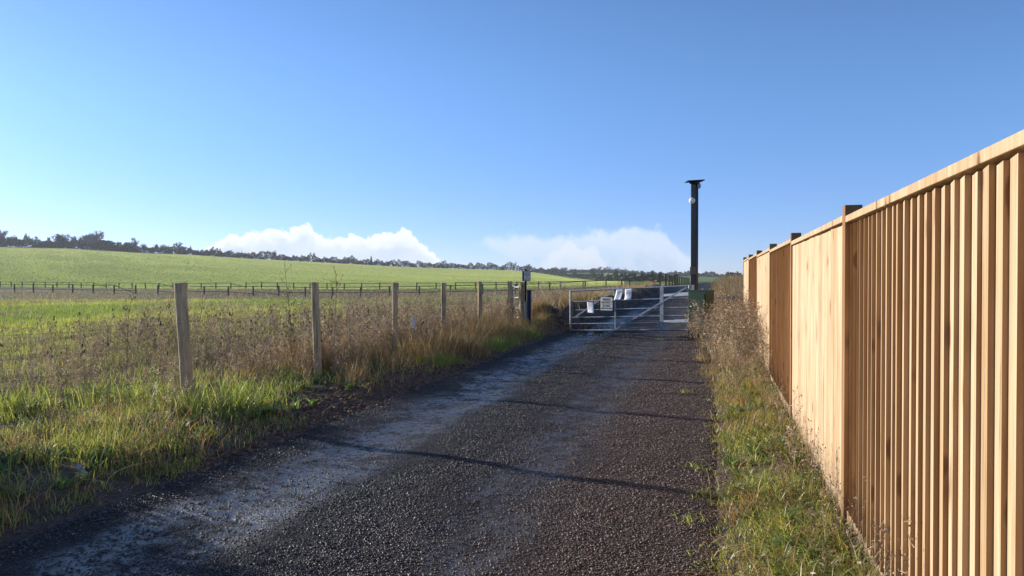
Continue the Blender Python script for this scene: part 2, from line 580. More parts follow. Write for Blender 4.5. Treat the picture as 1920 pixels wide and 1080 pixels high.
def crop_mat():
    m_, t = mat('young_crop')
    pos = t.n('ShaderNodeNewGeometry').outputs['Position']
    rot = t.n('ShaderNodeMapping', {'Vector': pos, 'Rotation': (0, 0, R(-38)), 'Scale': (0.004, 0.05, 0.02)})
    n1 = t.noise(rot, 6.0, 4, 0.5)
    n2 = t.noise(pos, 0.02, 4, 0.5)
    c = t.mix(t.smooth(n1, 0.35, 0.68), (0.24, 0.30, 0.09), (0.29, 0.35, 0.105))
    c = t.mix(t.smooth(n2, 0.35, 0.7, 0, 0.6), c, (0.30, 0.34, 0.11))
    d = t.n('ShaderNodeBsdfDiffuse', {'Color': c, 'Roughness': 1.0})
    finish(t, d)
    return m_


def road_mat():
    m_, t = mat('wet_gravel_track')
    pos = t.n('ShaderNodeNewGeometry').outputs['Position']
    u = t.n('ShaderNodeVectorMath', {0: pos, 1: (0.966, -0.259, 0)}, operation='DOT_PRODUCT').outputs['Value']
    wob = t.m('MULTIPLY', t.m('SUBTRACT', t.noise(pos, 0.55, 6, 0.65), 0.5), 1.0)
    uw = t.m('ADD', u, wob)
    def tr(c, wd): return t.smooth(t.m('ABSOLUTE', t.m('SUBTRACT', uw, c)), wd * 0.35, wd, 1.0, 0.0)
    trk = t.m('MAXIMUM', tr(-3.15, 0.66), t.m('MULTIPLY', tr(-1.45, 0.5), 0.5))
    patch = t.noise(pos, 2.2, 6, 0.68)
    silt = t.m('MULTIPLY', trk, t.m('MULTIPLY', t.smooth(patch, 0.32, 0.56), t.smooth(t.noise(pos, 14, 5, 0.75), 0.36, 0.56)))
    vv_ = t.n('ShaderNodeVectorMath', {0: pos, 1: (0.259, 0.966, 0)}, operation='DOT_PRODUCT').outputs['Value']
    silt = t.m('MULTIPLY', silt, t.smooth(vv_, 28, 48, 1.0, 0.35))
    fine = t.noise(pos, 160, 3, 0.7)
    vo = t.n('ShaderNodeTexVoronoi', {'Vector': pos, 'Scale': 62.0, 'Randomness': 1.0})
    vb = t.n('ShaderNodeTexVoronoi', {'Vector': pos, 'Scale': 95.0, 'Randomness': 1.0})
    rc = t.n('ShaderNodeSeparateColor', {0: vo.outputs['Color']})
    side = t.smooth(u, -2.6, -0.6)
    grav = t.mix(side, (0.042, 0.042, 0.044), (0.090, 0.065, 0.055))
    grav = t.mix(t.smooth(rc.outputs[0], 0.55, 1.0, 0, 0.8), grav, t.mix(side, (0.095, 0.090, 0.086), (0.165, 0.125, 0.105)))
    grav = t.mix(t.smooth(vo.outputs['Distance'], 0.25, 0.6, 0, 0.75), grav, (0.010, 0.009, 0.009))
    siltc = t.mix(t.smooth(patch, 0.35, 0.7), (0.040, 0.038, 0.040), (0.085, 0.079, 0.077))
    base = t.mix(silt, grav, siltc)
    rough = t.m('ADD', t.m('MULTIPLY', silt, -0.40), t.smooth(fine, 0.2, 0.8, 0.62, 0.8))
    hgt = t.m('ADD', t.m('MULTIPLY', t.m('SUBTRACT', 1.0, vo.outputs['Distance']), t.m('SUBTRACT', 1.0, t.m('MULTIPLY', silt, 0.86))), t.m('MULTIPLY', fine, 0.35))
    hgt = t.m('ADD', hgt, t.m('MULTIPLY', vb.outputs['Distance'], -0.3))
    b = t.n('ShaderNodeBump', {'Strength': 0.9, 'Distance': 0.012, 'Height': hgt})
    finish(t, t.n('ShaderNodeBsdfPrincipled', {'Base Color': base, 'Roughness': rough, 'Specular IOR Level': t.smooth(silt, 0, 1, 0.08, 0.95), 'Normal': b}))
    return m_


def stone_mat():
    m_, t = mat('wet_stone')
    a = t.n('ShaderNodeAttribute', attribute_name='tint').outputs['Color']
    pos = t.n('ShaderNodeNewGeometry').outputs['Position']
    n_ = t.noise(pos, 180, 3)
    c = t.mix(t.smooth(n_, 0.3, 0.7, 0, 0.35), a, (0.02, 0.018, 0.017))
    finish(t, t.n('ShaderNodeBsdfPrincipled', {'Base Color': c, 'Roughness': 0.5, 'Specular IOR Level': 0.32}))
    return m_


M_LAND, M_CROP, M_ROAD, M_STONE = terrain_mat(), crop_mat(), road_mat(), stone_mat()
M_EARTH = foliage_mat('crumbled_earth', 0.0, 0.0)

# ------------------------------------------------------------------ the land itself: one sheet out to the horizon
az = np.concatenate([np.arange(-180, -44, 4.0), np.arange(-44, 44, 0.3), np.arange(44, 180, 4.0)])
rr = [0.6]
while rr[-1] < 2200:
    rr.append(rr[-1] * 1.021)
rr = np.array(rr)
A_, R_ = np.meshgrid(np.radians(az), rr)
X, Y = (R_ * np.sin(A_)).ravel(), (R_ * np.cos(A_)).ravel()
Z = ground(X, Y)
U, Vv = uv_of(X, Y)
L_, Rr_ = road_edges(Vv)
inroad = (U > L_ + 0.0) & (U < Rr_ - 0.0) & (Vv < 230) & (Vv > -40)
Z = Z - 0.09 * inroad
na, nr = len(az), len(rr)
idx = np.arange(na * nr).reshape(nr, na)
nxt = np.roll(idx, -1, axis=1)
quads = np.stack([idx[:-1], idx[1:], nxt[1:], nxt[:-1]], axis=-1).reshape(-1, 4)
V3 = np.stack([X, Y, Z], axis=1)
V3 = np.vstack([V3, [[0, 0, gz(0, 0) - 0.09]]])
tri = np.stack([np.full(na, na * nr), idx[0], nxt[0]], axis=1)

def lerp3(a, b, t): return np.asarray(a)[None] * (1 - t[:, None]) + np.asarray(b)[None] * t[:, None]
soil, green, brown, yell = (0.15, 0.105, 0.078), (0.115, 0.16, 0.022), (0.125, 0.095, 0.052), (0.20, 0.21, 0.045)
pxv = 960 + F * X / np.maximum(Y, 1e-2)
n_a = vnoise(X, Y * 0.45, 4.5, 11) * .6 + vnoise(X, Y * 0.45, 1.6, 12) * .4
n_b = vnoise(X, Y * 0.35, 9.0, 13)
c_ = lerp3(yell, green, sstep(n_b, .3, .7))
c_ = c_ * (1 - sstep(n_a, .52, .68)[:, None]) + np.array(brown)[None] * sstep(n_a, .52, .68)[:, None]
# duller dead grass round the paddock fences
dead = sstep(Y + 0.38 * X, 48, 62) * sstep(n_a, .15, .5)
c_ = c_ * (1 - .75 * dead[:, None]) + np.array((0.15, 0.12, 0.065))[None] * .75 * dead[:, None]
# under the weeds near the verge
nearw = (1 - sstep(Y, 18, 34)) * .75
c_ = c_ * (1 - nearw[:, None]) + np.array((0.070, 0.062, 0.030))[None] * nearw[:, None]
so = (1 - sstep(-(U - L_), 0.35 + .6 * vnoise(X, Y, .7, 15), 1.1)) * (U < -2) + sstep(U, Rr_ - 0.3, Rr_) * (1 - sstep(U, .9, 1.4)) * (U > -2) * 0.7
so = np.clip(so * (Y < 90), 0, 1)
bankw = sstep(-(U - L_), 0, .3) * (1 - sstep(-(U - L_), 1.2, 1.9)) * sstep(Vv, 21, 23) * (1 - sstep(Vv, 70, 90))
heap = np.exp(-(((X - 1.05) / 0.9) ** 2 + ((Y - 22.3) / 1.2) ** 2))
so = np.clip(so + bankw + 1.5 * heap, 0, 1)
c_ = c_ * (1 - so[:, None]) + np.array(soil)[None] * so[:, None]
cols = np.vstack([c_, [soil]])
# crop begins past the second paddock fence
fx0, fy0, fx1, fy1 = -86.5, 128.0, 8.3, 88.5
def beyond2(x, y): return (y - fy0) - (x - fx0) * (fy1 - fy0) / (fx1 - fx0)
cx, cy = X[quads].mean(axis=1), Y[quads].mean(axis=1)
crop = (beyond2(cx, cy) > 1.0) & (cy > 60)
cu, cv = uv_of(cx, cy)
crop &= ~((cu > -7.0) & (cy < 240))
mi = np.concatenate([crop.astype(np.int32), np.zeros(na, dtype=np.int32)])
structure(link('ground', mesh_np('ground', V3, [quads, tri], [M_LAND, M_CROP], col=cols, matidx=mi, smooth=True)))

# gravel track
vs = [-40.0]
while vs[-1] < 230:
    d = max(0.07, abs(vs[-1] - 2) * 0.018)
    vs.append(vs[-1] + d)
vs = np.array(vs)
us = np.linspace(0, 1, 73)
VV, UU = np.meshgrid(vs, us, indexing='ij')
l, r_ = road_edges(VV)
wig = 0.16 * (vnoise(VV, UU * 0, 1.4, 21) - .5) + 0.06 * (vnoise(VV, UU * 0, .35, 22) - .5)
UU = (l - 0.28 + wig) + (r_ + 0.22 + wig * .7 - l + 0.28) * UU
X, Y = xy_of(UU.ravel(), VV.ravel())
Z = road_z(X, Y)
idx = np.arange(len(X)).reshape(VV.shape)
quads = np.stack([idx[:-1, :-1], idx[:-1, 1:], idx[1:, 1:], idx[1:, :-1]], axis=-1).reshape(-1, 4)
structure(link('gravel_track', mesh_np('gravel_track', np.stack([X, Y, Z], 1), [quads], [M_ROAD], smooth=True)))

# loose stones on the track
cube = np.array([(-1, -1, -1), (1, -1, -1), (1, 1, -1), (-1, 1, -1), (-.75, -.75, 1), (.75, -.75, 1), (.75, .75, 1), (-.75, .75, 1)], dtype=float)
cubef = np.array([(0, 3, 2, 1), (4, 5, 6, 7), (0, 1, 5, 4), (1, 2, 6, 5), (2, 3, 7, 6), (3, 0, 4, 7)])

def rand_rot(n):
    q = rng.normal(size=(n, 4))
    q /= np.linalg.norm(q, axis=1, keepdims=True)
    w_, x_, y_, z_ = q.T
    return np.stack([1 - 2 * (y_ * y_ + z_ * z_), 2 * (x_ * y_ - z_ * w_), 2 * (x_ * z_ + y_ * w_),
                     2 * (x_ * y_ + z_ * w_), 1 - 2 * (x_ * x_ + z_ * z_), 2 * (y_ * z_ - x_ * w_),
                     2 * (x_ * z_ - y_ * w_), 2 * (y_ * z_ + x_ * w_), 1 - 2 * (x_ * x_ + y_ * y_)], 1).reshape(n, 3, 3)

def stones(x, y, z, size, col):
    n = len(x)
    S = size[:, None, None] * (0.6 + 0.8 * rng.random((n, 1, 3))) * .5
    P = cube[None] * (1 + rng.normal(0, .22, (n, 8, 3))) * S
    P = np.einsum('nij,nkj->nki', rand_rot(n), P)
    P[:, :, 2] *= .8
    P += np.stack([x, y, z], 1)[:, None, :]
    Fq = (cubef[None] + (np.arange(n) * 8)[:, None, None]).reshape(-1, 4)
    return P.reshape(-1, 3), Fq, np.repeat(col, 8, axis=0)

N = 400000
v = 2.6 * (55 / 2.6) ** (rng.random(N) ** 1.25) 
u = -4.95 + 5.5 * rng.random(N)
x, y = xy_of(u, v)
wob = (vnoise(x, y, 1.1, 31) - .5) * .9
def trk_of(uw): return np.maximum(1 - sstep(np.abs(uw + 3.2), .3, .75), .8 * (1 - sstep(np.abs(uw + 1.45), .2, .55)))
keep = rng.random(N) > .86 * trk_of(u + wob)
fl_ = .55 * (vnoise(x, y, .6, 33) - .5)
keep &= rng.random(N) < np.clip(1 - (-4.05 - u + fl_) / .55, 0, 1) ** 2 * np.clip(1 - (u - .0 + fl_) / .40, 0, 1) ** 1.5
x, y, u = x[keep], y[keep], u[keep]
n = len(x)
size = (0.0032 + 0.0085 * rng.random(n) ** 2.4) * (1 + .6 * sstep(y, 7, 22) + 1.6 * sstep(y, 22, 50)) * (1 + .35 * (rng.random(n) > .97))
side = sstep(u, -2.6, -.6)
sc_ = rng.random((n, 1)) ** 2
colr = lerp3((0.058, 0.057, 0.060), (0.140, 0.100, 0.084), side) * (0.6 + 1.4 * sc_)
pale = rng.random(n) > .95
colr[pale] = np.array((0.26, 0.22, 0.18))[None] * (.5 + .7 * rng.random((pale.sum(), 1)))
le_, re_ = road_edges(v[keep])
P, Fq, C = stones(x, y, np.where((u < le_ - .05) | (u > re_ + .05), np.maximum(road_z(x, y), ground(x, y)), road_z(x, y)) + size * .15, size, colr)
stuff(link('loose_gravel', mesh_np('loose_gravel', P, [Fq], [M_STONE], col=C)), 'dark wet loose gravel strewn over the track', 'gravel')

# clods of earth on the bare edge, the heap and the bank
N = 9000
u = np.concatenate([-4.0 - 1.0 * rng.random(N), -4.0 - 1.9 * rng.random(N)])
v = np.concatenate([5 + 9 * rng.random(N), 21 + 38 * rng.random(N) ** 1.5])
x, y = xy_of(u, v)
hx, hy = 1.05 + rng.normal(0, .6, 2500), 22.0 + rng.normal(0, .8, 2500)
x, y = np.concatenate([x, hx]), np.concatenate([y, hy])
size = (0.008 + 0.035 * rng.random(len(x)) ** 4) * np.where(y > 19, 2.0, 1.0)
colr = np.array((0.16, 0.112, 0.082))[None] * (.5 + rng.random((len(x), 1)))
P, Fq, C = stones(x, y, ground(x, y) + size * .1, size, colr)
stuff(link('soil_clods', mesh_np('soil_clods', P, [Fq], [M_EARTH], col=C)), 'crumbled dark earth along the track edge and bank', 'soil')

# ------------------------------------------------------------------ timber panel fence on the right
def FP(s, w_, z):
    x, y = xy_of(FENCE_U - w_, s)
    return (x, y, z)
def fz(s):
    x, y = xy_of(FENCE_U, s)
    return float(land(np.array([x]), np.array([y]))[0])
f0 = xy_of(FENCE_U, 5.07)
fence = thing('panel_fence', 'tall new pale timber panel fence along the right side of the track', 'fence', (f0[0], f0[1], fz(5.07)))
PSP = 3.40
posts_s = [5.07 - PSP, 5.07, 5.07 + PSP * 1.0, 5.07 + PSP * 1.95, 5.07 + PSP * 3.0, 5.07 + PSP * 4.05, 5.07 + PSP * 5.1]
TOPH = 1.927
def quadprism(mb, c4, z0, z1, col, edge=0.70):
    # faces plus, as separate vertices, both long edges, tinted browner to deepen shade
    vs = [FP(s, w_, z0) for s, w_ in c4] + [FP(s, w_, z1) for s, w_ in c4]
    mb.add(vs, [(3, 2, 1, 0), (4, 5, 6, 7), (1, 2, 6, 5), (3, 0, 4, 7)], col)
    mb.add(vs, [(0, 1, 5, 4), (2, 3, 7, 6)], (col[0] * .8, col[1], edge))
for i in range(-1, len(posts_s) - 1):
    if i < 0:
        sa, sb = posts_s[0] - PSP, posts_s[0]
    else:
        sa, sb = posts_s[i], posts_s[i + 1]
    a, b = sa + 0.05, sb - 0.05
    za, zb = fz(sa), fz(sb)
    lift = 0.03 * max(0, i - 1) / 4
    zt = (za + zb) / 2 + TOPH + lift
    zb_ = (za + zb) / 2
    mb = MB()
    kind = 'step' if i % 2 == 0 else 'flat'
    pitch = 0.112
    nb = int(round((b - a) / pitch))
    pitch = (b - a) / nb
    for k in range(nb):
        s0 = a + k * pitch
        s1 = s0 + pitch - random.choice((0.0015, 0.002, 0.003, 0.0045))
        j = random.gauss(0, .0020)
        col = (random.random(), random.random(), random.uniform(.02, .26) if kind == 'step' else random.uniform(0, .12))  # step panels tinted browner to stand in for their deeper shade
        thick, thin = 0.0325 + j, 0.0145 + j
        if kind == 'step':
            c4 = [(s0, 0), (s0, thick), (s1, thin), (s1, 0)]
        else:
            c4 = [(s0, 0), (s0, thin), (s1, thick - .004), (s1, 0)]
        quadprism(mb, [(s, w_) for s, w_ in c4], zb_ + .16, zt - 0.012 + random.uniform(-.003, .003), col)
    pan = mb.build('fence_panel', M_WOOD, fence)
    pan['label'] = ('stepped board panel showing dark shaded board edges' if kind == 'step' else 'pale smooth looking board panel')
    rb = MB()                              # rear rails that hold the boards
    for zz in (zb_ + .35, zb_ + 1.05, zt - .2):
        rb.bar(FP(a, -.018, zz), FP(b, -.018, zz), .034, .06, c_=(.4, .4, 0))
    rb.build('rear_rail', M_WOOD, pan)
    cb = MB()
    cuts = [a + .004] + [a + (b - a) * q for q in (.36, .71)] + [b - .004]
    for q in range(3):
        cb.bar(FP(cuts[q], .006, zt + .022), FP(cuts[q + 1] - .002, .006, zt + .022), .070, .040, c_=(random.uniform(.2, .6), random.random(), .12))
    cb.build('capping_rail', M_WOOD, fence, bevel=.003)
    gb = MB()
    gb.bar(FP(a, .006, zb_ + .085), FP(b, .006, zb_ + .085), .035, .146, c_=(.35, random.random(), 0))
    gb.build('gravel_board', M_WOOD, fence, bevel=.002)
for i, s in enumerate(posts_s):
    z0 = fz(s)
    mb = MB()
    zt = z0 + TOPH + 0.110 + 0.03 * max(0, i - 1) / 4
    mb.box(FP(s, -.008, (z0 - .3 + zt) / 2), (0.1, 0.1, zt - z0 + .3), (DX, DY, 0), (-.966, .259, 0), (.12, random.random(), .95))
    p = mb.build('fence_post', M_WOOD, fence, bevel=.004)

# ------------------------------------------------------------------ stock fence on the left
post_Y = [1470 * POST_U / (px - 1340.7) for px in (-150, 338, 590, 740, 832, 900)]
post_px = [-150, 338, 590, 740, 832, 900]
lean = [(0, 0), (-.105, .0), (-.06, .02), (-.012, .0), (.0, .0), (.0, 0.0)]
tops = [530, 530, 530, 530, 530, 528]
p1 = at(338, post_Y[1])
wf = thing('wire_fence', 'row of weathered round wooden posts with stock netting along the left verge', 'fence', p1)
anchors = []
labs = [None, 'nearest tall round post leaning left with dark worn top', 'second round post leaning slightly left', None, None, None]
for i, (px, Yp) in enumerate(zip(post_px, post_Y)):
    zt = zpix(tops[i], Yp)
    x1 = (px - 960) / F * Yp
    x0, y0 = x1 - lean[i][0], Yp - lean[i][1]
    g = gz(x0, y0) - .25
    mb = MB()
    rad = .060 if i < 2 else .056
    nseg, nn = 14, 18
    vs_, fs_ = [], []
    ph = random.random() * 9
    for a in range(nseg + 1):
        t = a / nseg
        cx_, cy_, cz_ = x0 + (x1 - x0) * t, y0 + lean[i][1] * t, g + (zt - g) * t
        rr_ = rad * (1.08 - .1 * t) * (1 + .025 * math.sin(7 * t + ph))
        for k in range(nn):
            th = 2 * math.pi * k / nn
            q = rr_ * (1 + .05 * math.sin(2 * th + ph) + .03 * math.sin(5 * th + ph * 2 + t * 1.5)) + random.gauss(0, .0006)
            vs_.append((cx_ + q * math.cos(th), cy_ + q * math.sin(th), cz_ + (0.006 * math.sin(th + ph) if a == nseg else 0)))
    for a in range(nseg):
        for k in range(nn):
            k2 = (k + 1) % nn
            fs_.append((a * nn + k, a * nn + k2, (a + 1) * nn + k2, (a + 1) * nn + k))
    fs_.append(tuple(nseg * nn + k for k in range(nn)))
    mb.add(vs_, fs_)
    o = mb.build('fence_post', M_POST, wf)
    if labs[i]:
        o['label'] = labs[i]
    anchors.append((Vector((x0, y0, g + .25)), Vector((x1, Yp, zt))))
mb = MB()
nrm = Vector((-.966, .259, 0))
anchors.append((Vector(at(955, 21.6)), Vector(at(955, 21.6)) + Vector((0, 0, 1.3))))
for i in range(len(anchors) - 1):
    (b0, t0), (b1, t1) = anchors[i], anchors[i + 1]
    for hh in (.12, .28, .44, .62, .80, 1.0):
        pts = []
        for q in range(7):
            t = q / 6
            f0_, f1_ = hh / (t0.z - b0.z), hh / (t1.z - b1.z)
            a_ = b0.lerp(t0, f0_)
            c2_ = b1.lerp(t1, f1_)
            pts.append(a_.lerp(c2_, t) - nrm * .062 + Vector((0, 0, -.02 * math.sin(math.pi * t))))
        mb.tube(pts, .0015, 4, False)
    ns = int((b1 - b0).length / .15)
    for q in range(1, ns):
        t = q / ns
        a_, c2_ = b0.lerp(b1, t), t0.lerp(t1, t)
        mb.tube([a_ - nrm * .062 + Vector((0, 0, .1)), a_ - nrm * .062 + Vector((0, 0, .97))], .001, 3, False)
mb.build('stock_netting', M_WIRE, wf)

# small white plate clipped to the netting
pc = at(775, 15.0, zpix(605, 15.0)) 
pc = Vector((pc.x, pc.y, pc.z))
pl = thing('fence_tag', 'small white plate clipped to the netting behind the brown grass', 'tag', pc)
mb = MB()
mb.box(pc, (.085, .006, .22), (.98, .05, -.12))
mb.build('plate', M_WHITE, pl, bevel=.002)
for k in (-1, 1):
    mb = MB()
    mb.tube([pc + Vector((.03 * k, -.006, .09)), pc + Vector((.03 * k, .02, .11))], .003, 5)
    mb.build('clip', M_WIRE, pl)

# ------------------------------------------------------------------ paddock post and rail fences
def rail_fence(name, label, A, B, n, extra, gaps, broken, ph=1.0, posts_mat=M_RAIL, rails=(.97, .42), pw=.115):
    A, B = Vector((*A, 0)), Vector((*B, 0))
    pts = []
    for i in range(-extra[0], n + 1 + extra[1]):
        p = A.lerp(B, i / n)
        p.z = gz(p.x, p.y)
        pts.append(p)
    root = thing(name, label, 'fence', pts[0])
    for i, p in enumerate(pts):
        mb = MB()
        h = ph + random.uniform(-.03, .06)
        tilt = Vector((random.gauss(0, .015), random.gauss(0, .015), h))
        d = (B - A).normalized()
        mb.box(p + tilt / 2 - Vector((0, 0, .1)), (pw, pw, h + .2), d, Vector((-d.y, d.x, 0)))
        mb.build('post', posts_mat, root)
    for i in range(len(pts) - 1):
        j = i - extra[0]
        if j in gaps:
            continue
        for k, hh in enumerate(rails):
            a, b = pts[i] + Vector((0, 0, hh * ph)), pts[i + 1] + Vector((0, 0, hh * ph))
            if (j, k) in broken:
                b = pts[i + 1] + Vector((0, 0, broken[(j, k)]))
            a.z += random.gauss(0, .012)
            mb = MB()
            mb.bar(a + Vector((0, -.08, 0)), b + Vector((0, -.08, 0)), .045, .065)
            mb.build('rail', M_RAIL, root)
    return root
rail_fence('paddock_fence', 'nearer dark post and rail fence with slipped rails across the rough paddock', (-62.4, 95.0), (6.6, 68.3), 22, (2, 2),
           (6,), {(5, 0): .1, (7, 1): .2, (11, 1): .15, (10, 1): .2}, 1.03)
rail_fence('field_fence', 'farther thin post and rail fence at the foot of the green field', (-86.5, 128.0), (8.3, 88.5), 37, (2, 3),
           (28,), {(8, 0): .25, (13, 0): .3, (18, 0): .3, (30, 0): .3}, .92, rails=(.95,), pw=.11)
# brown posts beside the track further on
root = None
for k in range(13):
    v_ = 69 + 5.6 * k
    x, y = xy_of(-4.25 - .012 * k, v_)
    p = Vector((x, y, gz(x, y)))
    if root is None:
        root = thing('roadside_fence', 'brown posted fence running away beside the far track', 'fence', p)
        prev = None
    big = k in (3, 4)
    mb = MB()
    h = 1.35 if big else 1.08
    s_ = .22 if big else .13
    mb.box(p + Vector((0, 0, h / 2 - .1)), (s_, s_, h + .2), (DX, DY, 0), (-.966, .259, 0))
    o = mb.build('post', M_NEWPOST, root)
    if big:
        o['label'] = 'thicker taller brown post'
    if prev is not None and k != 4:
        mb = MB()
        mb.bar(prev + Vector((0, 0, .95)), p + Vector((0, 0, .95)), .04, .07)
        mb.build('rail', M_RAIL, root)
    prev = p

# ------------------------------------------------------------------ the field gate
GL, GR = at(1070, 20.9), at(1292.5, 18.75)
gdir = (GR - GL)
glen = Vector((gdir.x, gdir.y, 0)).length
gd = Vector((gdir.x, gdir.y, 0)).normalized()
gn = Vector((gd.y, -gd.x, 0))              # towards the camera
z_lb, z_lt = zpix(619.5, 20.9), zpix(545.5, 20.9)
z_rb, z_rt = zpix(618.5, 18.75), zpix(536, 18.75)
def GP(t, h, off=0.0):
    """t along the gate 0..1 from the left, h 0..1 from bottom rail to top rail"""
    b = z_lb + (z_rb - z_lb) * t
    tt = z_lt + (z_rt - z_lt) * t
    return GL.lerp(GR, t) * 1.0 * Vector((1, 1, 0)) .length * 0 + Vector((GL.x + gdir.x * t, GL.y + gdir.y * t, b + (tt - b) * h)) + gn * off
gate = thing('field_gate', 'wide galvanised tubular field gate closed across the gravel track', 'gate', GR)
RH = [0.0, .165, .325, .51, .725, 1.0]
for k, h in enumerate(RH):
    mb = MB()
    mb.tube([GP(0, h), GP(.5, h), GP(1, h)], .024 if k in (0, 5) else .018, 8)
    mb.build('rail', M_GALV, gate, smooth=False)
for t in (0, 1):
    mb = MB()
    mb.tube([GP(t, -.015), GP(t, 1.015)], .026, 8)
    mb.build('end_upright', M_GALV, gate)
mb = MB(); mb.bar(GP(.405, 0, .026), GP(.405, 1, .026), .045, .012, gn); mb.build('upright', M_GALV, gate)
mb = MB(); mb.bar(GP(.79, 0, .026), GP(.79, 1, .026), .10, .012, gn); mb.build('upright', M_GALV, gate)
for (a, b) in (((.04, .32), (.40, .99)), ((.41, .02), (.985, .97))):
    mb = MB(); mb.bar(GP(a[0], a[1], .036), GP(b[0], b[1], .036), .042, .008, gn); mb.build('brace', M_GALV, gate)
mb = MB()
mb.box(GP(.028, .56, .01), (.07, .03, .32), gd, gn)
mb.build('latch_box', M_POLE, gate, bevel=.004)
mb = MB()
for h in (.12, .9):
    mb.bar(GP(.985, h), GP(1.03, h), .05, .05)
mb.build('hinge', M_GALV, gate)

def text_mesh(body, size, bold=True):
    cu_ = bpy.data.curves.new('lettering', 'FONT')
    cu_.body = body
    cu_.size = size
    cu_.align_x = 'CENTER'
    cu_.align_y = 'CENTER'
    cu_.extrude = 0.0008
    cu_.offset = size * .022 if bold else 0
    cu_.resolution_u = 3
    o = bpy.data.objects.new('lettering', cu_)
    COL.objects.link(o)
    bpy.context.view_layer.update()
    me = bpy.data.meshes.new_from_object(o.evaluated_get(bpy.context.evaluated_depsgraph_get()))
    bpy.data.objects.remove(o)
    bpy.data.curves.remove(cu_)
    return me

def put_text(body, size, parent, wpos, ax, nrm_, m_, name='lettering', sx=1.0):
    me = text_mesh(body, size)
    me.name = name
    me.materials.clear()
    me.materials.append(m_)
    ax = Vector(ax).normalized()
    nrm_ = Vector(nrm_).normalized()
    up = nrm_.cross(ax)
    M = Matrix((ax * sx, up, nrm_)).transposed().to_4x4()
    M.translation = Vector(wpos)
    me.transform(M)
    me.transform(Matrix.Translation(-parent.location))
    return link(name, me, parent)

# PRIVATE PROPERTY board on the gate
sg = GP(.335, .645, .055)
sw, sh = .36, .345
sign = thing('private_property_sign', 'cream private property board fixed to the middle of the field gate', 'sign', sg)
mb = MB(); mb.box(sg, (sw, .006, sh), gd, gn); mb.build('board', M_SIGN, sign, bevel=.003)
f_ = gn * .0045
up = Vector((0, 0, 1))
put_text('PRIVATE', .082, sign, sg + f_ + up * .115, gd, gn, M_BLACK, sx=.80)
put_text('PROPERTY', .082, sign, sg + f_ + up * .038, gd, gn, M_ORANGEINK, sx=.80)
put_text('NO PUBLIC', .060, sign, sg + f_ - up * .055, gd, gn, M_BLACK, sx=.80)
put_text('RIGHT OF WAY', .060, sign, sg + f_ - up * .120, gd, gn, M_BLACK, sx=.78)
mb = MB(); mb.box(sg + f_ * 1.1 - up * .008, (.30, .002, .010), gd, gn); mb.build('divider_line', M_BLACK, sign)

def paper(label, t, h, wd, hg, skew, curl):
    c = GP(t, h, .05)
    o = thing('paper_notice', label, 'notice', c, 'curled paper notices tied to the gate')
    nu, nv = 8, 12
    vs_, fs_ = [], []
    for j in range(nv + 1):
        q = j / nv
        for i in range(nu + 1):
            p = i / nu - .5
            out = .012 + curl * max(0, .38 - q) ** 1.5 * 1.2 + .008 * math.cos(p * 5 + skew * 9) * (1 - q) + .004 * math.sin(q * 9 + skew * 20)
            vs_.append(c + gd * (p * wd + skew * (q - .5) * hg) + gn * out + up * ((q - .5) * hg + .015 * p * (1 if skew > 0 else -1)))
    for j in range(nv):
        for i in range(nu):
            a = j * (nu + 1) + i
            fs_.append((a, a + 1, a + nu + 2, a + nu + 1))
    mb = MB(); mb.add(vs_, fs_)
    sheet = mb.build('sheet', M_PAPER, o, smooth=True)
    m_ = sheet.modifiers.new('thickness', 'SOLIDIFY'); m_.thickness = .001
    mb = MB()
    for r_i in range(3):
        q0, q1 = .86 - .13 * r_i, .82 - .13 * r_i
        for (p0, p1_) in ((-.3, .3 - .08 * r_i),):
            vv = []
            for q in (q1, q0):
                for p in np.linspace(p0, p1_, 5):
                    out = .0145 + curl * max(0, .38 - q) ** 1.5 * 1.2 + .008 * math.cos(p * 5 + skew * 9) * (1 - q) + .004 * math.sin(q * 9 + skew * 20)
                    vv.append(c + gd * (p * wd + skew * (q - .5) * hg) + gn * out + up * ((q - .5) * hg))
            mb.add(vv, [(k, k + 1, k + 6, k + 5) for k in range(4)])
    mb.build('print', M_FAINT, o)
    mb = MB()
    mb.tube([c + up * (hg * .5 - .02) + gd * (skew * .5 * hg), c + up * (hg * .5 + .015) + gd * (skew * .5 * hg) - gn * .05], .003, 5)
    mb.build('cable_tie', M_BLACK, o)
paper('lower curled white notice at the left of the gate', .195, .565, .195, .28, -.14, .10)
paper('upper curled white notice leaning right beside the cream board', .443, .86, .195, .27, .24, .16)
paper('upper curled white notice hanging straight, rightmost of the three papers', .522, .86, .19, .28, .05, .06)

# ------------------------------------------------------------------ camera mast, cabinet, barrier
mp = at(1302, 19.05)
mast = thing('camera_mast', 'tall dark square camera mast behind the green cabinet at the gate', 'mast', mp)
zt = zpix(341, 19.0)
mb = MB(); mb.box((mp.x, mp.y, (mp.z - .1 + zt) / 2), (.142, .142, zt - mp.z + .1), gd, gn); mb.build('shaft', M_POLE, mast, bevel=.008)
mb = MB(); mb.box((mp.x, mp.y, zt + .02), (.43, .34, .022), (1, 0, .06)); mb.build('top_plate', M_POLE, mast, bevel=.003)
mb = MB(); mb.box((mp.x, mp.y, zt - .02), (.2, .2, .06), gd, gn); mb.build('collar', M_POLE, mast, bevel=.01)
cz = zpix(377, 19.0)
cc = Vector((mp.x, mp.y, cz)) + gn * .15
mb = MB(); mb.sphere(cc, .078, 18, 12); cbody = mb.build('dome_camera', M_WHITE, mast, smooth=True)
cbody['label'] = 'white dome camera facing the track'
ln = (gn + Vector((-.25, 0, -.15))).normalized()
mb = MB(); mb.tube([cc + ln * .05, cc + ln * .084], [.030, .028], 14); mb.build('lens', M_GLASS, cbody, smooth=False)
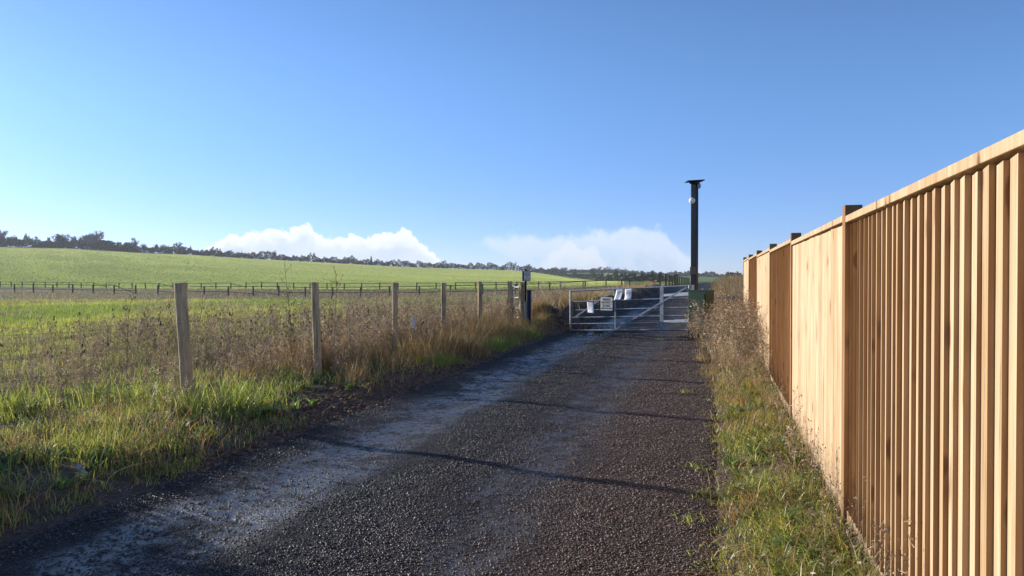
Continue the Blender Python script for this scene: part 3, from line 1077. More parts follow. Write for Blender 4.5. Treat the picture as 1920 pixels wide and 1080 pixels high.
mb = MB(); mb.tube([cc - gn * .08, cc - gn * .02], [.06, .05], 14); mb.build('mount', M_WHITE, cbody)
sc2 = Vector((mp.x, mp.y, zpix(349, 19.0))) + gd * .115
mb = MB(); mb.sphere(sc2, .062, 14, 9, sq=(.8, .8, 1.15)); o = mb.build('side_sensor', M_GREY, mast, smooth=True)
mb = MB()
mb.tube([Vector((mp.x, mp.y, mp.z + .3)) - gd * .084, Vector((mp.x, mp.y, zt - .1)) - gd * .084], .011, 6)
mb.build('cable_conduit', M_GREY, mast)
for hz_i in (1.6, 2.5, 3.4):
    mb = MB()
    mb.box(Vector((mp.x, mp.y, mp.z + hz_i)) - gd * .080, (.03, .05, .03), gd, gn)
    mb.build('conduit_clip', M_GALV, mast)
lb = Vector((mp.x, mp.y, zpix(507.5, 19.0))) + gn * .095
mb = MB(); mb.box(lb, (.15, .03, .19), gd, gn); bx_ = mb.build('meter_box', M_BLACK, mast, bevel=.006)
mb = MB(); mb.box(lb + gn * .018, (.082, .006, .115), gd, gn); mb.build('label_plate', M_GREY, bx_)

cbp = at(1315, 18.35)
cab = thing('green_cabinet', 'dark green metal equipment cabinet beside the right end of the gate', 'cabinet', cbp)
czt = zpix(545.5, 18.2)
ca = (gd * .99 + Vector((0, -.1, 0))).normalized()
cn = Vector((ca.y, -ca.x, 0))
mb = MB(); mb.box((cbp.x, cbp.y + .02, (cbp.z - .1 + czt) / 2), (.47, .42, czt - cbp.z + .1), ca, cn); mb.build('body', M_GREEN, cab, bevel=.006)
mb = MB(); mb.box((cbp.x, cbp.y + .02, czt + .008), (.49, .44, .02), ca, cn); mb.build('lid', M_GREEN, cab, bevel=.004)
dc = Vector((cbp.x, cbp.y + .02, (cbp.z + czt) / 2 + .04)) + cn * .213
mb = MB(); mb.box(dc, (.40, .008, czt - cbp.z - .22), ca, cn); dr = mb.build('door', M_GREEN, cab, bevel=.002)
mb = MB(); mb.box(dc + cn * .012 + ca * .16, (.02, .02, .09), ca, cn); mb.build('handle', M_BLACK, dr)

gp_ = at(1296.5, 18.62)
hp = thing('gate_post', 'slim grey steel hinge post between gate and green cabinet', 'post', gp_)
mb = MB(); mb.box((gp_.x - .005, gp_.y - .19, (gp_.z - .1 + zpix(533.5, 18.5)) / 2), (.05, .05, zpix(533.5, 18.5) - gp_.z + .1), gd, gn); mb.build('tube', M_GALV, hp, bevel=.004)
mb = MB(); mb.box((gp_.x - .005, gp_.y - .19, zpix(533.5, 18.5) + .006), (.06, .06, .014), gd, gn); mb.build('cap', M_POLE, hp)

# banded double barrier standing open just behind the gate
ba = at(1240, 20.6)
bb = at(1318, 19.9)
bar_ = thing('barrier', 'white double rail barrier with black bands behind the gate', 'barrier', (bb.x, bb.y, bb.z))
for py0, py1, big in ((554, 549.5, .85), (602.5, 601, .7)):
    za, zb_ = zpix(py0, 20.6), zpix(py1, 19.9)
    a, b = Vector((ba.x, ba.y, za)), Vector((bb.x, bb.y, zb_))
    d = (b - a)
    mb = MB()
    mb.bar(a, b, .05, .075 * big)
    mb.bar(a + d * .32, b, .056, .105 * big)
    arm = mb.build('arm', M_WHITE, bar_, bevel=.003)
    for (t0, t1) in ((.06, .10), (.13, .31)):
        mb = MB()
        mb.bar(a + d * t0, a + d * t1, .057, .034 * big)
        mb.build('black_band', M_BLACK, arm)
mb = MB()
mb.tube([Vector((bb.x, bb.y, bb.z - .1)), Vector((bb.x, bb.y, zpix(548, 19.9)))], .055, 12)
mb.build('pivot_post', M_WHITE, bar_)

# low rail between the cabinet and the panel fence
la, lb_ = at(1338, 24.0), at(1397, 24.0)
lf = thing('low_timber_barrier', 'low timber barrier with pale top rail between cabinet and panel fence', 'barrier', la)
zr = zpix(556, 24.0)
mb = MB(); mb.bar((la.x, la.y, zr), (lb_.x, lb_.y, zr + .01), .10, .03); mb.build('top_rail', M_GALV, lf)
mb = MB(); mb.bar((la.x, la.y + .02, zr - .12), (lb_.x, lb_.y + .02, zr - .11), .04, .2); mb.build('board', M_NEWPOST, lf)
mb = MB(); mb.bar((la.x, la.y + .02, zr - .42), (lb_.x, lb_.y + .02, zr - .42), .04, .2); mb.build('board', M_NEWPOST, lf)
for px in (1339, 1357, 1377):
    p = at(px, 24.1)
    mb = MB(); mb.box((p.x, p.y, (p.z - .1 + zr + .03) / 2), (.10, .08, zr + .03 - p.z + .1)); mb.build('post', M_POST, lf)
rp = at(1382.5, 23.86, zpix(564, 23.86))
rfl = thing('red_reflector', 'round faded red reflector on the low timber barrier by the panel fence', 'reflector', rp)
mb = MB(); mb.tube([rp, rp - Vector((0, .03, 0))], [.085, .08], 20); mb.build('disc', M_PINK, rfl)
mb = MB(); mb.tube([rp + Vector((0, .02, 0)), rp - Vector((0, .012, 0))], [.096, .096], 20); mb.build('rim', M_GREY, rfl)

# ------------------------------------------------------------------ posts and side gate left of the field gate
sp0 = at(956, 21.4)
strut = thing('strut_post', 'pale square timber post with a diagonal strut at the end of the netting', 'post', sp0)
zt = zpix(527.5, 21.4)
mb = MB(); mb.box((sp0.x, sp0.y, (sp0.z - .1 + zt) / 2), (.115, .115, zt - sp0.z + .1), (.98, -.2, 0), (.2, .98, 0)); mb.build('upright', M_POST, strut, bevel=.006)
sb0 = Vector((sp0.x - .22, sp0.y - .30, sp0.z - .05))
mb = MB(); mb.bar(sb0, (sp0.x - .02, sp0.y - .06, zpix(560, 21.4)), .09, .09, (0, 1, 0)); mb.build('strut', M_POST, strut, bevel=.004)

ka, kb = at(961, 21.5), at(974, 20.7)
kg = thing('side_gate', 'narrow galvanised side gate beside the timber posts', 'gate', kb)
def KP(t, py): 
    Yk = 21.5 + (20.7 - 21.5) * t
    p = ka.lerp(kb, t)
    return Vector((p.x, p.y, zpix(py, Yk)))
for q, (y0, y1) in enumerate(((538.5, 538.5), (558, 558), (577, 578), (594, 596), (620, 625))):
    mb = MB(); mb.tube([KP(0, y0), KP(1, y1)], .022 if q == 0 else .018, 8); mb.build('rail', M_GALV, kg)
for t in (0, 1):
    mb = MB(); mb.bar(KP(t, 538), KP(t, 622 + 3 * t), .045, .045, (0, 1, 0)); mb.build('upright', M_GALV, kg)
mb = MB(); mb.box(KP(1, 550) + Vector((.06, -.03, 0)), (.08, .05, .09)); mb.build('latch', M_GALV, kg, bevel=.004)

tp = at(979, 20.6)
tpo = thing('timber_gate_post', 'thick weathered timber gate post beside the narrow galvanised gate', 'post', tp)
zt = zpix(530, 20.6)
mb = MB()
mb.tube([(tp.x, tp.y, tp.z - .1), (tp.x + .003, tp.y, tp.z + .6), (tp.x, tp.y, zt - .01), (tp.x, tp.y, zt)], [.092, .09, .088, .08], 16)
mb.build('trunk', M_POST, tpo, smooth=False)

sp = at(985.5, 20.45)
spo = thing('sign_post', 'slim dark metal sign post carrying the small brown backed notice', 'post', sp)
mb = MB(); mb.box((sp.x, sp.y, (sp.z - .1 + zpix(505, 20.45)) / 2), (.055, .05, zpix(505, 20.45) - sp.z + .1)); mb.build('pole', M_POLE, spo, bevel=.003)
mb = MB(); mb.box((sp.x + .01, sp.y - .05, (sp.z + zpix(566, 20.4)) / 2), (.06, .05, zpix(566, 20.4) - sp.z)); mb.build('sleeve', M_GALV, spo, bevel=.003)
sgc = at(987, 20.36, zpix(517.5, 20.36))
ns = thing('notice_sign', 'small white notice with a black ring emblem on a brown board up its post', 'sign', sgc)
ax = Vector((.985, -.17, 0)); an = Vector((-.17, -.985, 0))
mb = MB(); mb.box(sgc, (.225, .03, .275), ax, -an); mb.build('backing_board', M_BROWN, ns, bevel=.004)
mb = MB(); mb.box(sgc + an * .018 + ax * .022, (.155, .008, .245), ax, -an); mb.build('notice_face', M_WHITE, ns)
ec = sgc + an * .0245 + ax * .022 + up * .048
mb = MB()
n_ = 24
vs_ = []
for k in range(n_):
    t = 2 * math.pi * k / n_
    for q in (.066, .05):
        vs_.append(ec + ax * q * math.cos(t) + up * q * math.sin(t))
mb.add(vs_, [(2 * k, 2 * ((k + 1) % n_), 2 * ((k + 1) % n_) + 1, 2 * k + 1) for k in range(n_)])
mb.box(ec + ax * -.012 + up * .012, (.018, .003, .03), ax, -an)
mb.box(ec + ax * .014 + up * .006, (.028, .003, .014), ax, -an)
mb.box(ec - up * .018, (.062, .003, .014), ax, -an)
mb.build('ring_emblem', M_BLACK, ns)
mb = MB()
for k, wd in enumerate((.125, .115, .13, .09)):
    for q in range(5):
        if (k * 3 + q) % 7 == 5:
            continue
        mb.box(ec + up * (-.096 - .022 * k) + ax * ((q - 2) * wd / 5), (wd / 5 * .7, .003, .013), ax, -an)
mb.build('red_lettering', M_REDINK, ns)

np_ = at(991.5, 20.3)
nv_ = thing('latch_post', 'dark navy steel latch post with a grey flange on its right edge', 'post', np_)
zt = zpix(543.5, 20.3)
mb = MB(); mb.box((np_.x, np_.y, (np_.z - .1 + zt) / 2), (.10, .10, zt - np_.z + .1)); mb.build('body', M_NAVY, nv_, bevel=.004)
mb = MB(); mb.box((np_.x + .062, np_.y - .02, (np_.z - .1 + zt) / 2), (.022, .11, zt - np_.z + .1)); mb.build('flange', M_GALV, nv_, bevel=.002)

# ------------------------------------------------------------------ plants
def blades(x, y, h, wd, col, lean_=0.35, droop=0.3, nseg=3, bias=(0.0, 0.0), zoff=0.0, gfun=ground, face=None):
    n = len(x)
    z = gfun(x, y) - .01 + zoff
    th = rng.random(n) * 2 * math.pi
    lz = lean_ * (.3 + rng.random(n))
    lx, ly = np.cos(th) * lz + bias[0], np.sin(th) * lz + bias[1]
    ph = th + math.pi / 2 + rng.normal(0, .6, n)
    if face is not None:
        ph = face + rng.normal(0, .22, n)
    wx, wy = np.cos(ph), np.sin(ph)
    V = np.zeros((n, 2 * (nseg + 1), 3), dtype=np.float32)
    for k in range(nseg + 1):
        t = k / nseg
        q = h * (t - droop * t * t * .9 * np.minimum(1, lz * 2.0))
        ox, oy = lx * h * t ** 1.8, ly * h * t ** 1.8
        ww = wd * .5 * (1 - t ** 1.6 * .93)
        V[:, 2 * k, 0] = x + ox - wx * ww
        V[:, 2 * k, 1] = y + oy - wy * ww
        V[:, 2 * k, 2] = z + q
        V[:, 2 * k + 1, 0] = x + ox + wx * ww
        V[:, 2 * k + 1, 1] = y + oy + wy * ww
        V[:, 2 * k + 1, 2] = z + q
    f = np.array([(2 * k, 2 * k + 1, 2 * k + 3, 2 * k + 2) for k in range(nseg)])
    Fq = (f[None] + (np.arange(n) * 2 * (nseg + 1))[:, None, None]).reshape(-1, 4)
    return V.reshape(-1, 3), Fq, np.repeat(col, 2 * (nseg + 1), axis=0)


def join(parts_):
    V, Fq, C, b = [], [], [], 0
    for v_, f_, c_ in parts_:
        V.append(v_); Fq.append(f_ + b); C.append(c_)
        b += len(v_)
    return np.concatenate(V), np.concatenate(Fq), np.concatenate(C)


def trodden(x, y, p=.85):
    """False for most plants standing just on the track side of each post, where the growth is thin"""
    k = np.ones(len(x), dtype=bool)
    for b_, t_ in anchors[1:6]:
        dx, dy = x - b_.x, y - b_.y
        d_ = math.hypot(b_.x, b_.y)
        ex, ey = -b_.x / d_, -b_.y / d_
        al, ac = dx * ex + dy * ey, np.abs(dx * ey - dy * ex)
        k &= ~((al > -.08) & (al < 1.3) & (ac < .20) & (rng.random(len(x)) < p))
    return k


def tints(n, palette, wts, jit=.22):
    pal = np.array(palette)
    k = rng.choice(len(pal), n, p=np.array(wts) / sum(wts))
    return np.clip(pal[k] * (1 + rng.normal(0, jit, (n, 1))) * (1 + rng.normal(0, .06, (n, 3))), .003, .9)


GREENS = [(0.27, 0.35, 0.055), (0.35, 0.42, 0.075), (0.16, 0.23, 0.04), (0.43, 0.43, 0.11)]
STRAWS = [(0.48, 0.33, 0.15), (0.37, 0.24, 0.11), (0.55, 0.42, 0.22), (0.28, 0.17, 0.08)]
DEADS = [(0.37, 0.28, 0.20), (0.28, 0.205, 0.155), (0.47, 0.375, 0.26), (0.19, 0.14, 0.105)]


def pick(u0, u1, v0, v1, n, fn):
    u = u0 + (u1 - u0) * rng.random(n)
    v_ = v0 * (v1 / v0) ** rng.random(n)
    x, y = xy_of(u, v_)
    k = rng.random(n) < fn(u, v_, x, y)
    return u[k], v_[k], x[k], y[k]


def clumps(x, y, per, spread):
    """multiply points into tussocks"""
    n = len(x)
    X_ = np.repeat(x, per) + rng.normal(0, spread, n * per)
    Y_ = np.repeat(y, per) + rng.normal(0, spread, n * per)
    return X_, Y_

grass, straw = [], []
# --- left verge: lush green grass near, running out to bare earth and brown grass
def f_lush(u, v_, x, y):
    edge = -4.12 - .28 * (vnoise(x, y, .5, 41) - .3)
    bare = sstep(v_, 7.0, 8.0) * (1 - sstep(v_, 10.6, 11.8)) * .80
    ok = (u < edge - bare) * (1 - sstep(v_, 7.2, 11.5) * .86)
    return ok * (.35 + .65 * sstep(vnoise(x, y, .8, 42), .2, .6)) * (1 - .9 * sstep(-u, 5.9, 7.4) * sstep(v_, 5.5, 8))
u, v_, x, y = pick(-9, -4.0, 1.6, 17, 9000, f_lush)
k = trodden(x, y); u, x, y = u[k], x[k], y[k]
X_, Y_ = clumps(x, y, 10, .055)
n = len(X_)
big = np.repeat(.55 + .75 * vnoise(x, y, .9, 43), 10)
edge_f = np.repeat(.45 + .55 * sstep(-u, 4.15, 4.9), 10)
h = (.10 + .155 * rng.random(n)) * big * edge_f * 1.15
col = tints(n, GREENS + [(0.46, 0.38, 0.15)], [4, 4, 2.2, 3.0, 2.2])
grass.append(blades(X_, Y_, h, .006 + .004 * rng.random(n), col, .55, .45))
# a few broad arching blades and tussocks by the first post
x1p, y1p = anchors[1][0].x, anchors[1][0].y
tx = np.array([x1p - .55, x1p + .45, x1p + .25, x1p - .1, x1p - 1.15, x1p + .6, x1p - .3, x1p - 1.7])
ty = np.array([y1p + .1, y1p + .2, y1p - .5, y1p - .35, y1p + .3, y1p - .15, y1p + .4, y1p - .3])
X_, Y_ = clumps(tx, ty, 190, .12)
n = len(X_)
grass.append(blades(X_, Y_, .28 + .30 * rng.random(n), .007 + .006 * rng.random(n), tints(n, GREENS, [3, 4, 3, 2]), .6, .55, 4))
# straw wisps in the lush verge
u, v_, x, y = pick(-7, -4.15, 3, 12, 1500, lambda u, v_, x, y: (u < -4.3) * sstep(vnoise(x, y, .7, 46), .45, .7))
X_, Y_ = clumps(x, y, 5, .05)
n = len(X_)
straw.append(blades(X_, Y_, .2 + .35 * rng.random(n), .004 + .003 * rng.random(n), tints(n, STRAWS, [4, 2, 3, 1]), .8, .55))
# --- brown and golden tussocks along the netting
def f_gold(u, v_, x, y):
    return sstep(v_, 8.8, 11.5) * (u < -4.55 + .35 * sstep(v_, 11, 14) - .4 * vnoise(x, y, .6, 51)) * (.2 + .8 * sstep(vnoise(x, y, .9, 52), .3, .6)) * (1 - sstep(-u, 5.8, 7.3) * .9)
u, v_, x, y = pick(-7.2, -4.1, 8.8, 22, 2600, f_gold)
k = trodden(x, y); u, x, y = u[k], x[k], y[k]
X_, Y_ = clumps(x, y, 24, .085)
n = len(X_)
big = np.repeat(.55 + .75 * vnoise(x, y, 1.1, 53), 24) * np.repeat(.5 + .5 * sstep(-u, 4.3, 5.0), 24)
straw.append(blades(X_, Y_, (.30 + .38 * rng.random(n)) * big, .006 + .004 * rng.random(n), tints(n, STRAWS + [(0.16, 0.17, 0.04)], [4, 4, 2, 2.5, .9]), .55, .45, 4))
# green foot of that strip
u, v_, x, y = pick(-5.6, -4.05, 10.5, 21.5, 2600, lambda u, v_, x, y: (u < -4.15 - .3 * vnoise(x, y, .5, 54)) * sstep(vnoise(x, y, 1.0, 55), .4, .62))
X_, Y_ = clumps(x, y, 9, .05)
n = len(X_)
grass.append(blades(X_, Y_, .09 + .16 * rng.random(n), .007 + .004 * rng.random(n), tints(n, GREENS, [4, 3, 3, 1]), .5, .4))
# green tuft under the sign post
tx, ty = np.array([np_.x - .1, np_.x + .12, np_.x - .3, np_.x + .25]), np.array([np_.y - .3, np_.y - .2, np_.y - .4, np_.y - .05])
X_, Y_ = clumps(tx, ty, 130, .11)
n = len(X_)
grass.append(blades(X_, Y_, .12 + .26 * rng.random(n), .010 + .006 * rng.random(n), tints(n, GREENS, [4, 3, 3, 1]), .6, .5))
# --- rough field: low tufts, thinning out to the paddock fences
def f_field(u, v_, x, y):
    return (u < -5.2) * (np.abs(x) < .8 * y + 3) * (.25 + .75 * sstep(vnoise(x, y * .45, 4.5, 11) * .6 + vnoise(x, y * .45, 1.6, 12) * .4, .66, .42))
def fieldpts(n, y0, y1):
    y = y0 * (y1 / y0) ** rng.random(n)
    x = (-.78 + .86 * rng.random(n)) * y
    u, v_ = uv_of(x, y)
    return u, v_, x, y
u, v_, x, y = fieldpts(46000, 9, 66)
k = rng.random(len(x)) < (u < -5.3) * (.25 + .75 * sstep(y, 15, 24)) * (.3 + .7 * (1 - sstep(vnoise(x, y * .45, 4.5, 11) * .6 + vnoise(x, y * .45, 1.6, 12) * .4, .50, .66)))
x, y = x[k], y[k]
X_, Y_ = clumps(x, y, 6, .10)
n = len(X_)
sc_ = np.clip(Y_ / 22, .7, 3.2)
nb_ = vnoise(X_, Y_ * .35, 9.0, 13)
colA, colB = tints(n, [(0.36, 0.42, 0.075), (0.42, 0.44, 0.10)], [1, 1]), tints(n, [(0.27, 0.37, 0.055), (0.20, 0.29, 0.05)], [1, 1])
tt = sstep(nb_, .3, .7)[:, None]
grass.append(blades(X_, Y_, (.10 + .13 * rng.random(n)), .010 * sc_, colA * (1 - tt) + colB * tt, .5, .35, 2))
u, v_, x, y = fieldpts(16000, 12, 110)
nn_ = vnoise(x, y * .45, 4.5, 11) * .6 + vnoise(x, y * .45, 1.6, 12) * .4
k = rng.random(len(x)) < (u < -6.0) * np.clip(sstep(nn_, .50, .66) + sstep(y + .38 * x, 48, 62) * .8, 0, 1) * (beyond2(x, y) < .5)
x, y = x[k], y[k]
X_, Y_ = clumps(x, y, 6, .16)
n = len(X_)
sc_ = np.clip(Y_ / 22, .7, 4.0)
straw.append(blades(X_, Y_, (.16 + .22 * rng.random(n)), .008 * sc_, tints(n, [(0.38, 0.30, 0.18), (0.29, 0.22, 0.145), (0.44, 0.37, 0.21), (0.20, 0.155, 0.11)], [3, 3, 2, 2]), .5, .35, 2))
# --- young crop standing on the hill field
n = 620000
pxr = -330 + 1500 * rng.random(n)
Dc = np.interp(pxr, C1_PX, C1_D)
k_ = np.sqrt(1 + ((pxr - 960) / F) ** 2)
d0 = 90.0 / k_
yq = d0 * ((Dc + 6) / d0) ** (rng.random(n) ** .8)
xq = (pxr - 960) / F * yq
uq, vq = uv_of(xq, yq)
k = (beyond2(xq, yq) > 1.5) & ((uq < -8) | (yq > 240))
xq, yq = xq[k], yq[k]
n = len(xq)
rowv = vnoise(xq * .12 + yq * .10, yq * .012 - xq * .02, 1.0, 95)
big_ = vnoise(xq, yq, 70, 96)
cc_ = np.array((0.385, 0.44, 0.165))[None] * (.82 + .30 * rowv + .22 * (big_ - .5))[:, None] * (1 + rng.normal(0, .05, (n, 1)))
V, Fq, C = blades(xq, yq, (.065 + .05 * rng.random(n)) * np.clip(yq / 250, .6, 1.6), .13 * np.clip(yq / 200, .5, 2.5), np.clip(cc_, .01, .9), .5, .2, 1, face=math.pi / 2 - SUN_AZ + math.pi / 2)
stuff(link('crop', mesh_np('crop', V, [Fq], [M_GRASS], col=C)), 'young green crop covering the hill field', 'crop')
# --- right verge
def f_rv(u, v_, x, y):
    e = .10 - .34 * (vnoise(x, y, .45, 61) - .35) - .38 * sstep(v_, 9, 18)
    return sstep(u, e - .22, e + .14) * (u < .80) * (.25 + .75 * sstep(vnoise(x, y, .45, 62), .35, .62))
u, v_, x, y = pick(-.7, .80, 1.5, 24, 5200, f_rv)
X_, Y_ = clumps(x, y, 9, .05)
k = uv_of(X_, Y_)[0] < .775
big = np.repeat((.5 + .8 * vnoise(x, y, .6, 63)) * (.35 + .65 * sstep(u, -.1, .35)), 9)[k]
X_, Y_ = X_[k], Y_[k]
n = len(X_)
grass.append(blades(X_, Y_, (.10 + .17 * rng.random(n)) * big, .005 + .004 * rng.random(n), tints(n, GREENS + [(0.47, 0.37, 0.14)], [3.5, 4, 2, 3.5, 3]), .8, .6))
u, v_, x, y = pick(-.5, .74, 2.0, 24, 1500, lambda u, v_, x, y: (u > .12 - .45 * sstep(v_, 8, 16)) * sstep(vnoise(x, y, .5, 65), .42, .68))
X_, Y_ = clumps(x, y, 14, .06)
k = (uv_of(X_, Y_)[0] < .76)
X_, Y_ = X_[k], Y_[k]
n = len(X_)
straw.append(blades(X_, Y_, (.10 + .30 * rng.random(n)) , .004 + .003 * rng.random(n), tints(n, [(0.46, 0.31, 0.13), (0.34, 0.21, 0.085), (0.50, 0.38, 0.19), (0.22, 0.14, 0.06)], [4, 3, 3, 1.5]), .95, .6, 4, bias=(-.12, -.1)))
# broad leaved weeds low in both verges
ra = pick(.12, .72, 2.4, 13, 130, lambda u, v_, x, y: .8 + 0 * u)
rb_ = pick(-6.5, -4.5, 4.0, 12, 200, lambda u, v_, x, y: .8 + 0 * u)
X_, Y_ = clumps(np.concatenate([ra[2], rb_[2]]), np.concatenate([ra[3], rb_[3]]), 9, .025)
k = uv_of(X_, Y_)[0] < .75
X_, Y_ = X_[k], Y_[k]
n = len(X_)
grass.append(blades(X_, Y_, .09 + .13 * rng.random(n), .022 + .022 * rng.random(n), tints(n, [(0.12, 0.20, 0.045), (0.18, 0.27, 0.06), (0.24, 0.22, 0.07)], [4, 3, 1]), 1.3, .5, 4))
# flattened dead stems lying through the verges
ra = pick(-.05, .70, 2.4, 16, 420, lambda u, v_, x, y: .9 + 0 * u)
rb_ = pick(-6.0, -4.2, 4.0, 15, 420, lambda u, v_, x, y: .9 + 0 * u)
x, y = np.concatenate([ra[2], rb_[2]]), np.concatenate([ra[3], rb_[3]])
n = len(x)
straw.append(blades(x, y, .16 + .26 * rng.random(n), .006 + .004 * rng.random(n), tints(n, [(0.52, 0.38, 0.19), (0.40, 0.27, 0.13)], [1, 1]), 1.9, .75, 5))
# tufts standing in the gravel
tx, ty = [], []
for px, py in ((1292, 985), (1305, 885), (1285, 745), (1342, 760), (1330, 700), (1320, 935), (1275, 640), (1290, 632), (1265, 628), (1300, 650), (1240, 628)):
    Yt = EYE * F / (py - HZ) if py > 650 else 18.3
    tx.append((px - 960) / F * Yt); ty.append(Yt)
X_, Y_ = clumps(np.array(tx), np.array(ty), 34, .05)
n = len(X_)
grass.append(blades(X_, Y_, .02 + .06 * rng.random(n), .006 + .003 * rng.random(n), tints(n, GREENS, [4, 4, 2, 2]), .8, .4, zoff=.03))
# verges and bank past the gate
u, v_, x, y = pick(-9, -4.9, 22, 85, 5000, lambda u, v_, x, y: .3 + .7 * sstep(vnoise(x, y, 2.2, 71), .3, .6))
X_, Y_ = clumps(x, y, 9, .16)
n = len(X_)
straw.append(blades(X_, Y_, (.20 + .42 * rng.random(n)), .016 + .012 * rng.random(n), tints(n, STRAWS + [(0.15, 0.17, 0.05)], [3, 3, 3, 2, 1.0]), .5, .4))
u, v_, x, y = pick(-.1, 6.0, 25, 75, 4200, lambda u, v_, x, y: sstep(u, -.1, .8))
X_, Y_ = clumps(x, y, 12, .18)
n = len(X_)
straw.append(blades(X_, Y_, (.5 + .85 * rng.random(n)), .018 + .012 * rng.random(n), tints(n, [(0.30, 0.22, 0.12), (0.23, 0.16, 0.085), (0.36, 0.27, 0.15), (0.15, 0.105, 0.06)], [3, 3, 2, 2]), .35, .3, bias=(-.12, -.1)))

V, Fq, C = join(grass)
stuff(link('green_grass', mesh_np('green_grass', V, [Fq], [M_GRASS], col=C)), 'backlit green grass on the verges and rough field', 'grass')
V, Fq, C = join(straw)
stuff(link('dry_grass', mesh_np('dry_grass', V, [Fq], [M_STRAW], col=C)), 'brown and straw coloured dry grass along fences and bank', 'dry grass')

# --- dead weeds: templates scattered
def ribbon(segs, n_rib=1):
    """segs: list of (p0,p1,w0,w1,col)"""
    V, Fq, C = [], [], []
    for p0, p1, w0, w1, c in segs:
        p0, p1 = np.array(p0, float), np.array(p1, float)
        d = p1 - p0
        a = np.cross(d, rng.normal(size=3))
        a /= np.linalg.norm(a) + 1e-9
        b = len(V)
        V += [p0 - a * w0, p0 + a * w0, p1 + a * w1, p1 - a * w1]
        Fq.append((b, b + 1, b + 2, b + 3))
        C += [c] * 4
    return np.array(V), np.array(Fq), np.array(C)


def weed_template(h, nbr, spread, wstem, heads, leafy, twist=.06):
    segs = []
    base = np.array(DEADS[rng.integers(0, 4)]) * rng.uniform(.8, 1.25)
    p = np.zeros(3)
    d = np.array([rng.normal(0, .08), rng.normal(0, .08), 1.0])
    ns_ = 7
    nodes = [p]
    for k in range(ns_):
        q = p + d / np.linalg.norm(d) * h / ns_
        w0, w1 = wstem * (1 - k / ns_ * .6), wstem * (1 - (k + 1) / ns_ * .6)
        segs.append((p, q, w0, w1, base)); segs.append((p, q, w0, w1, base * .9))
        d = d + rng.normal(0, twist, 3) * np.array([1, 1, .2])
        p = q
        nodes.append(p)
    for b in range(nbr):
        t = rng.uniform(.25, 1.0) * ns_
        k = min(int(t), ns_ - 1)
        s = nodes[k] + (nodes[k + 1] - nodes[k]) * (t - k)
        a = rng.random() * 2 * math.pi
        L = h * spread * rng.uniform(.4, 1.0) * (1.15 - .7 * t / ns_)
        dd = np.array([math.cos(a) * .65, math.sin(a) * .65, .85])
        m_ = s + dd * L * .5
        e = m_ + (dd + np.array([0, 0, .35])) * L * .5
        segs.append((s, m_, wstem * .55, wstem * .42, base)); segs.append((m_, e, wstem * .42, wstem * .25, base))
        for _ in range(heads):
            c = (m_ + (e - m_) * rng.uniform(.2, 1.1)) + rng.normal(0, .012, 3)
            sz = rng.uniform(.004, .010)
            hc = base * rng.uniform(.45, 1.35)
            segs.append((c - [0, 0, sz], c + [rng.normal(0, sz * .6), rng.normal(0, sz * .6), sz], sz * .8, sz * .5, hc))
        for _ in range(leafy):
            c = s + (e - s) * rng.random()
            dl = rng.normal(0, 1, 3) * np.array([1, 1, .6])
            dl /= np.linalg.norm(dl)
            lc = np.array(DEADS[2]) * rng.uniform(.5, 1.2)
            segs.append((c, c + dl * rng.uniform(.02, .06), .004, .007, lc))
    return ribbon(segs)

def scatter(temps, x, y, sc_, gfun=ground, tintv=None):
    out = []
    k = rng.integers(0, len(temps), len(x))
    for i, (V, Fq, C) in enumerate(temps):
        s = k == i
        m_ = int(s.sum())
        if not m_:
            continue
        a = rng.random(m_) * 2 * math.pi
        tilt = rng.normal(0, .13, (m_, 2))
        ca_, sa_ = np.cos(a)[:, None], np.sin(a)[:, None]
        P = np.empty((m_, len(V), 3))
        P[:, :, 0] = V[None, :, 0] * ca_ - V[None, :, 1] * sa_ + V[None, :, 2] * tilt[:, :1]
        P[:, :, 1] = V[None, :, 0] * sa_ + V[None, :, 1] * ca_ + V[None, :, 2] * tilt[:, 1:]
        P[:, :, 2] = V[None, :, 2]
        P *= sc_[s][:, None, None]
        P += np.stack([x[s], y[s], gfun(x[s], y[s]) - .02], 1)[:, None, :]
        Fa = (Fq[None] + (np.arange(m_) * len(V))[:, None, None]).reshape(-1, 4)
        Ca = (C[None] * (1 + rng.normal(0, .32, (m_, 1, 1)))).reshape(-1, 3)
        out.append((P.reshape(-1, 3), Fa, np.clip(Ca, .003, .9)))
    return join(out)

weeds = [weed_template(rng.uniform(.55, 1.0), int(rng.integers(7, 16)), rng.uniform(.25, .5), rng.uniform(.0022, .0036), int(rng.integers(2, 6)), int(rng.integers(0, 3))) for _ in range(16)]
docks = [weed_template(rng.uniform(.6, 1.0), 9, .22, .004, 12, 1) for _ in range(4)]
teasels = []
for _ in range(5):
    hT = rng.uniform(.75, 1.1)
    V_, F_, C_ = weed_template(hT, int(rng.integers(4, 8)), .38, .0045, 0, 1, .03)
    tips = V_[V_[:, 2] > hT * .55]
    extra = []
    for q in rng.choice(len(tips), 5):
        c0 = tips[q]
        for _k in range(3):
            extra.append((c0 - [0, 0, .022], c0 + [0, 0, .022], .014, .009, np.array((.17, .125, .095))))
    Ve, Fe, Ce = ribbon(extra)
    teasels.append((np.concatenate([V_, Ve]), np.concatenate([F_, Fe + len(V_)]), np.concatenate([C_ * .75, Ce])))
allw = []
def f_weed(u, v_, x, y):
    lim = -5.4 - 1.3 * (1 - sstep(v_, 8, 11)) - 1.5 * (1 - sstep(v_, 3, 7))
    return (u < lim) * (.12 + .88 * sstep(vnoise(x, y, 1.6, 81) * .65 + vnoise(x, y, .5, 82) * .35, .32, .62)) * (1 - .85 * sstep(-u, 9.5, 14))
u, v_, x, y = pick(-15, -5.3, 7.0, 30, 9800, f_weed)
k = trodden(x, y); u, v_, x, y = u[k], v_[k], x[k], y[k]
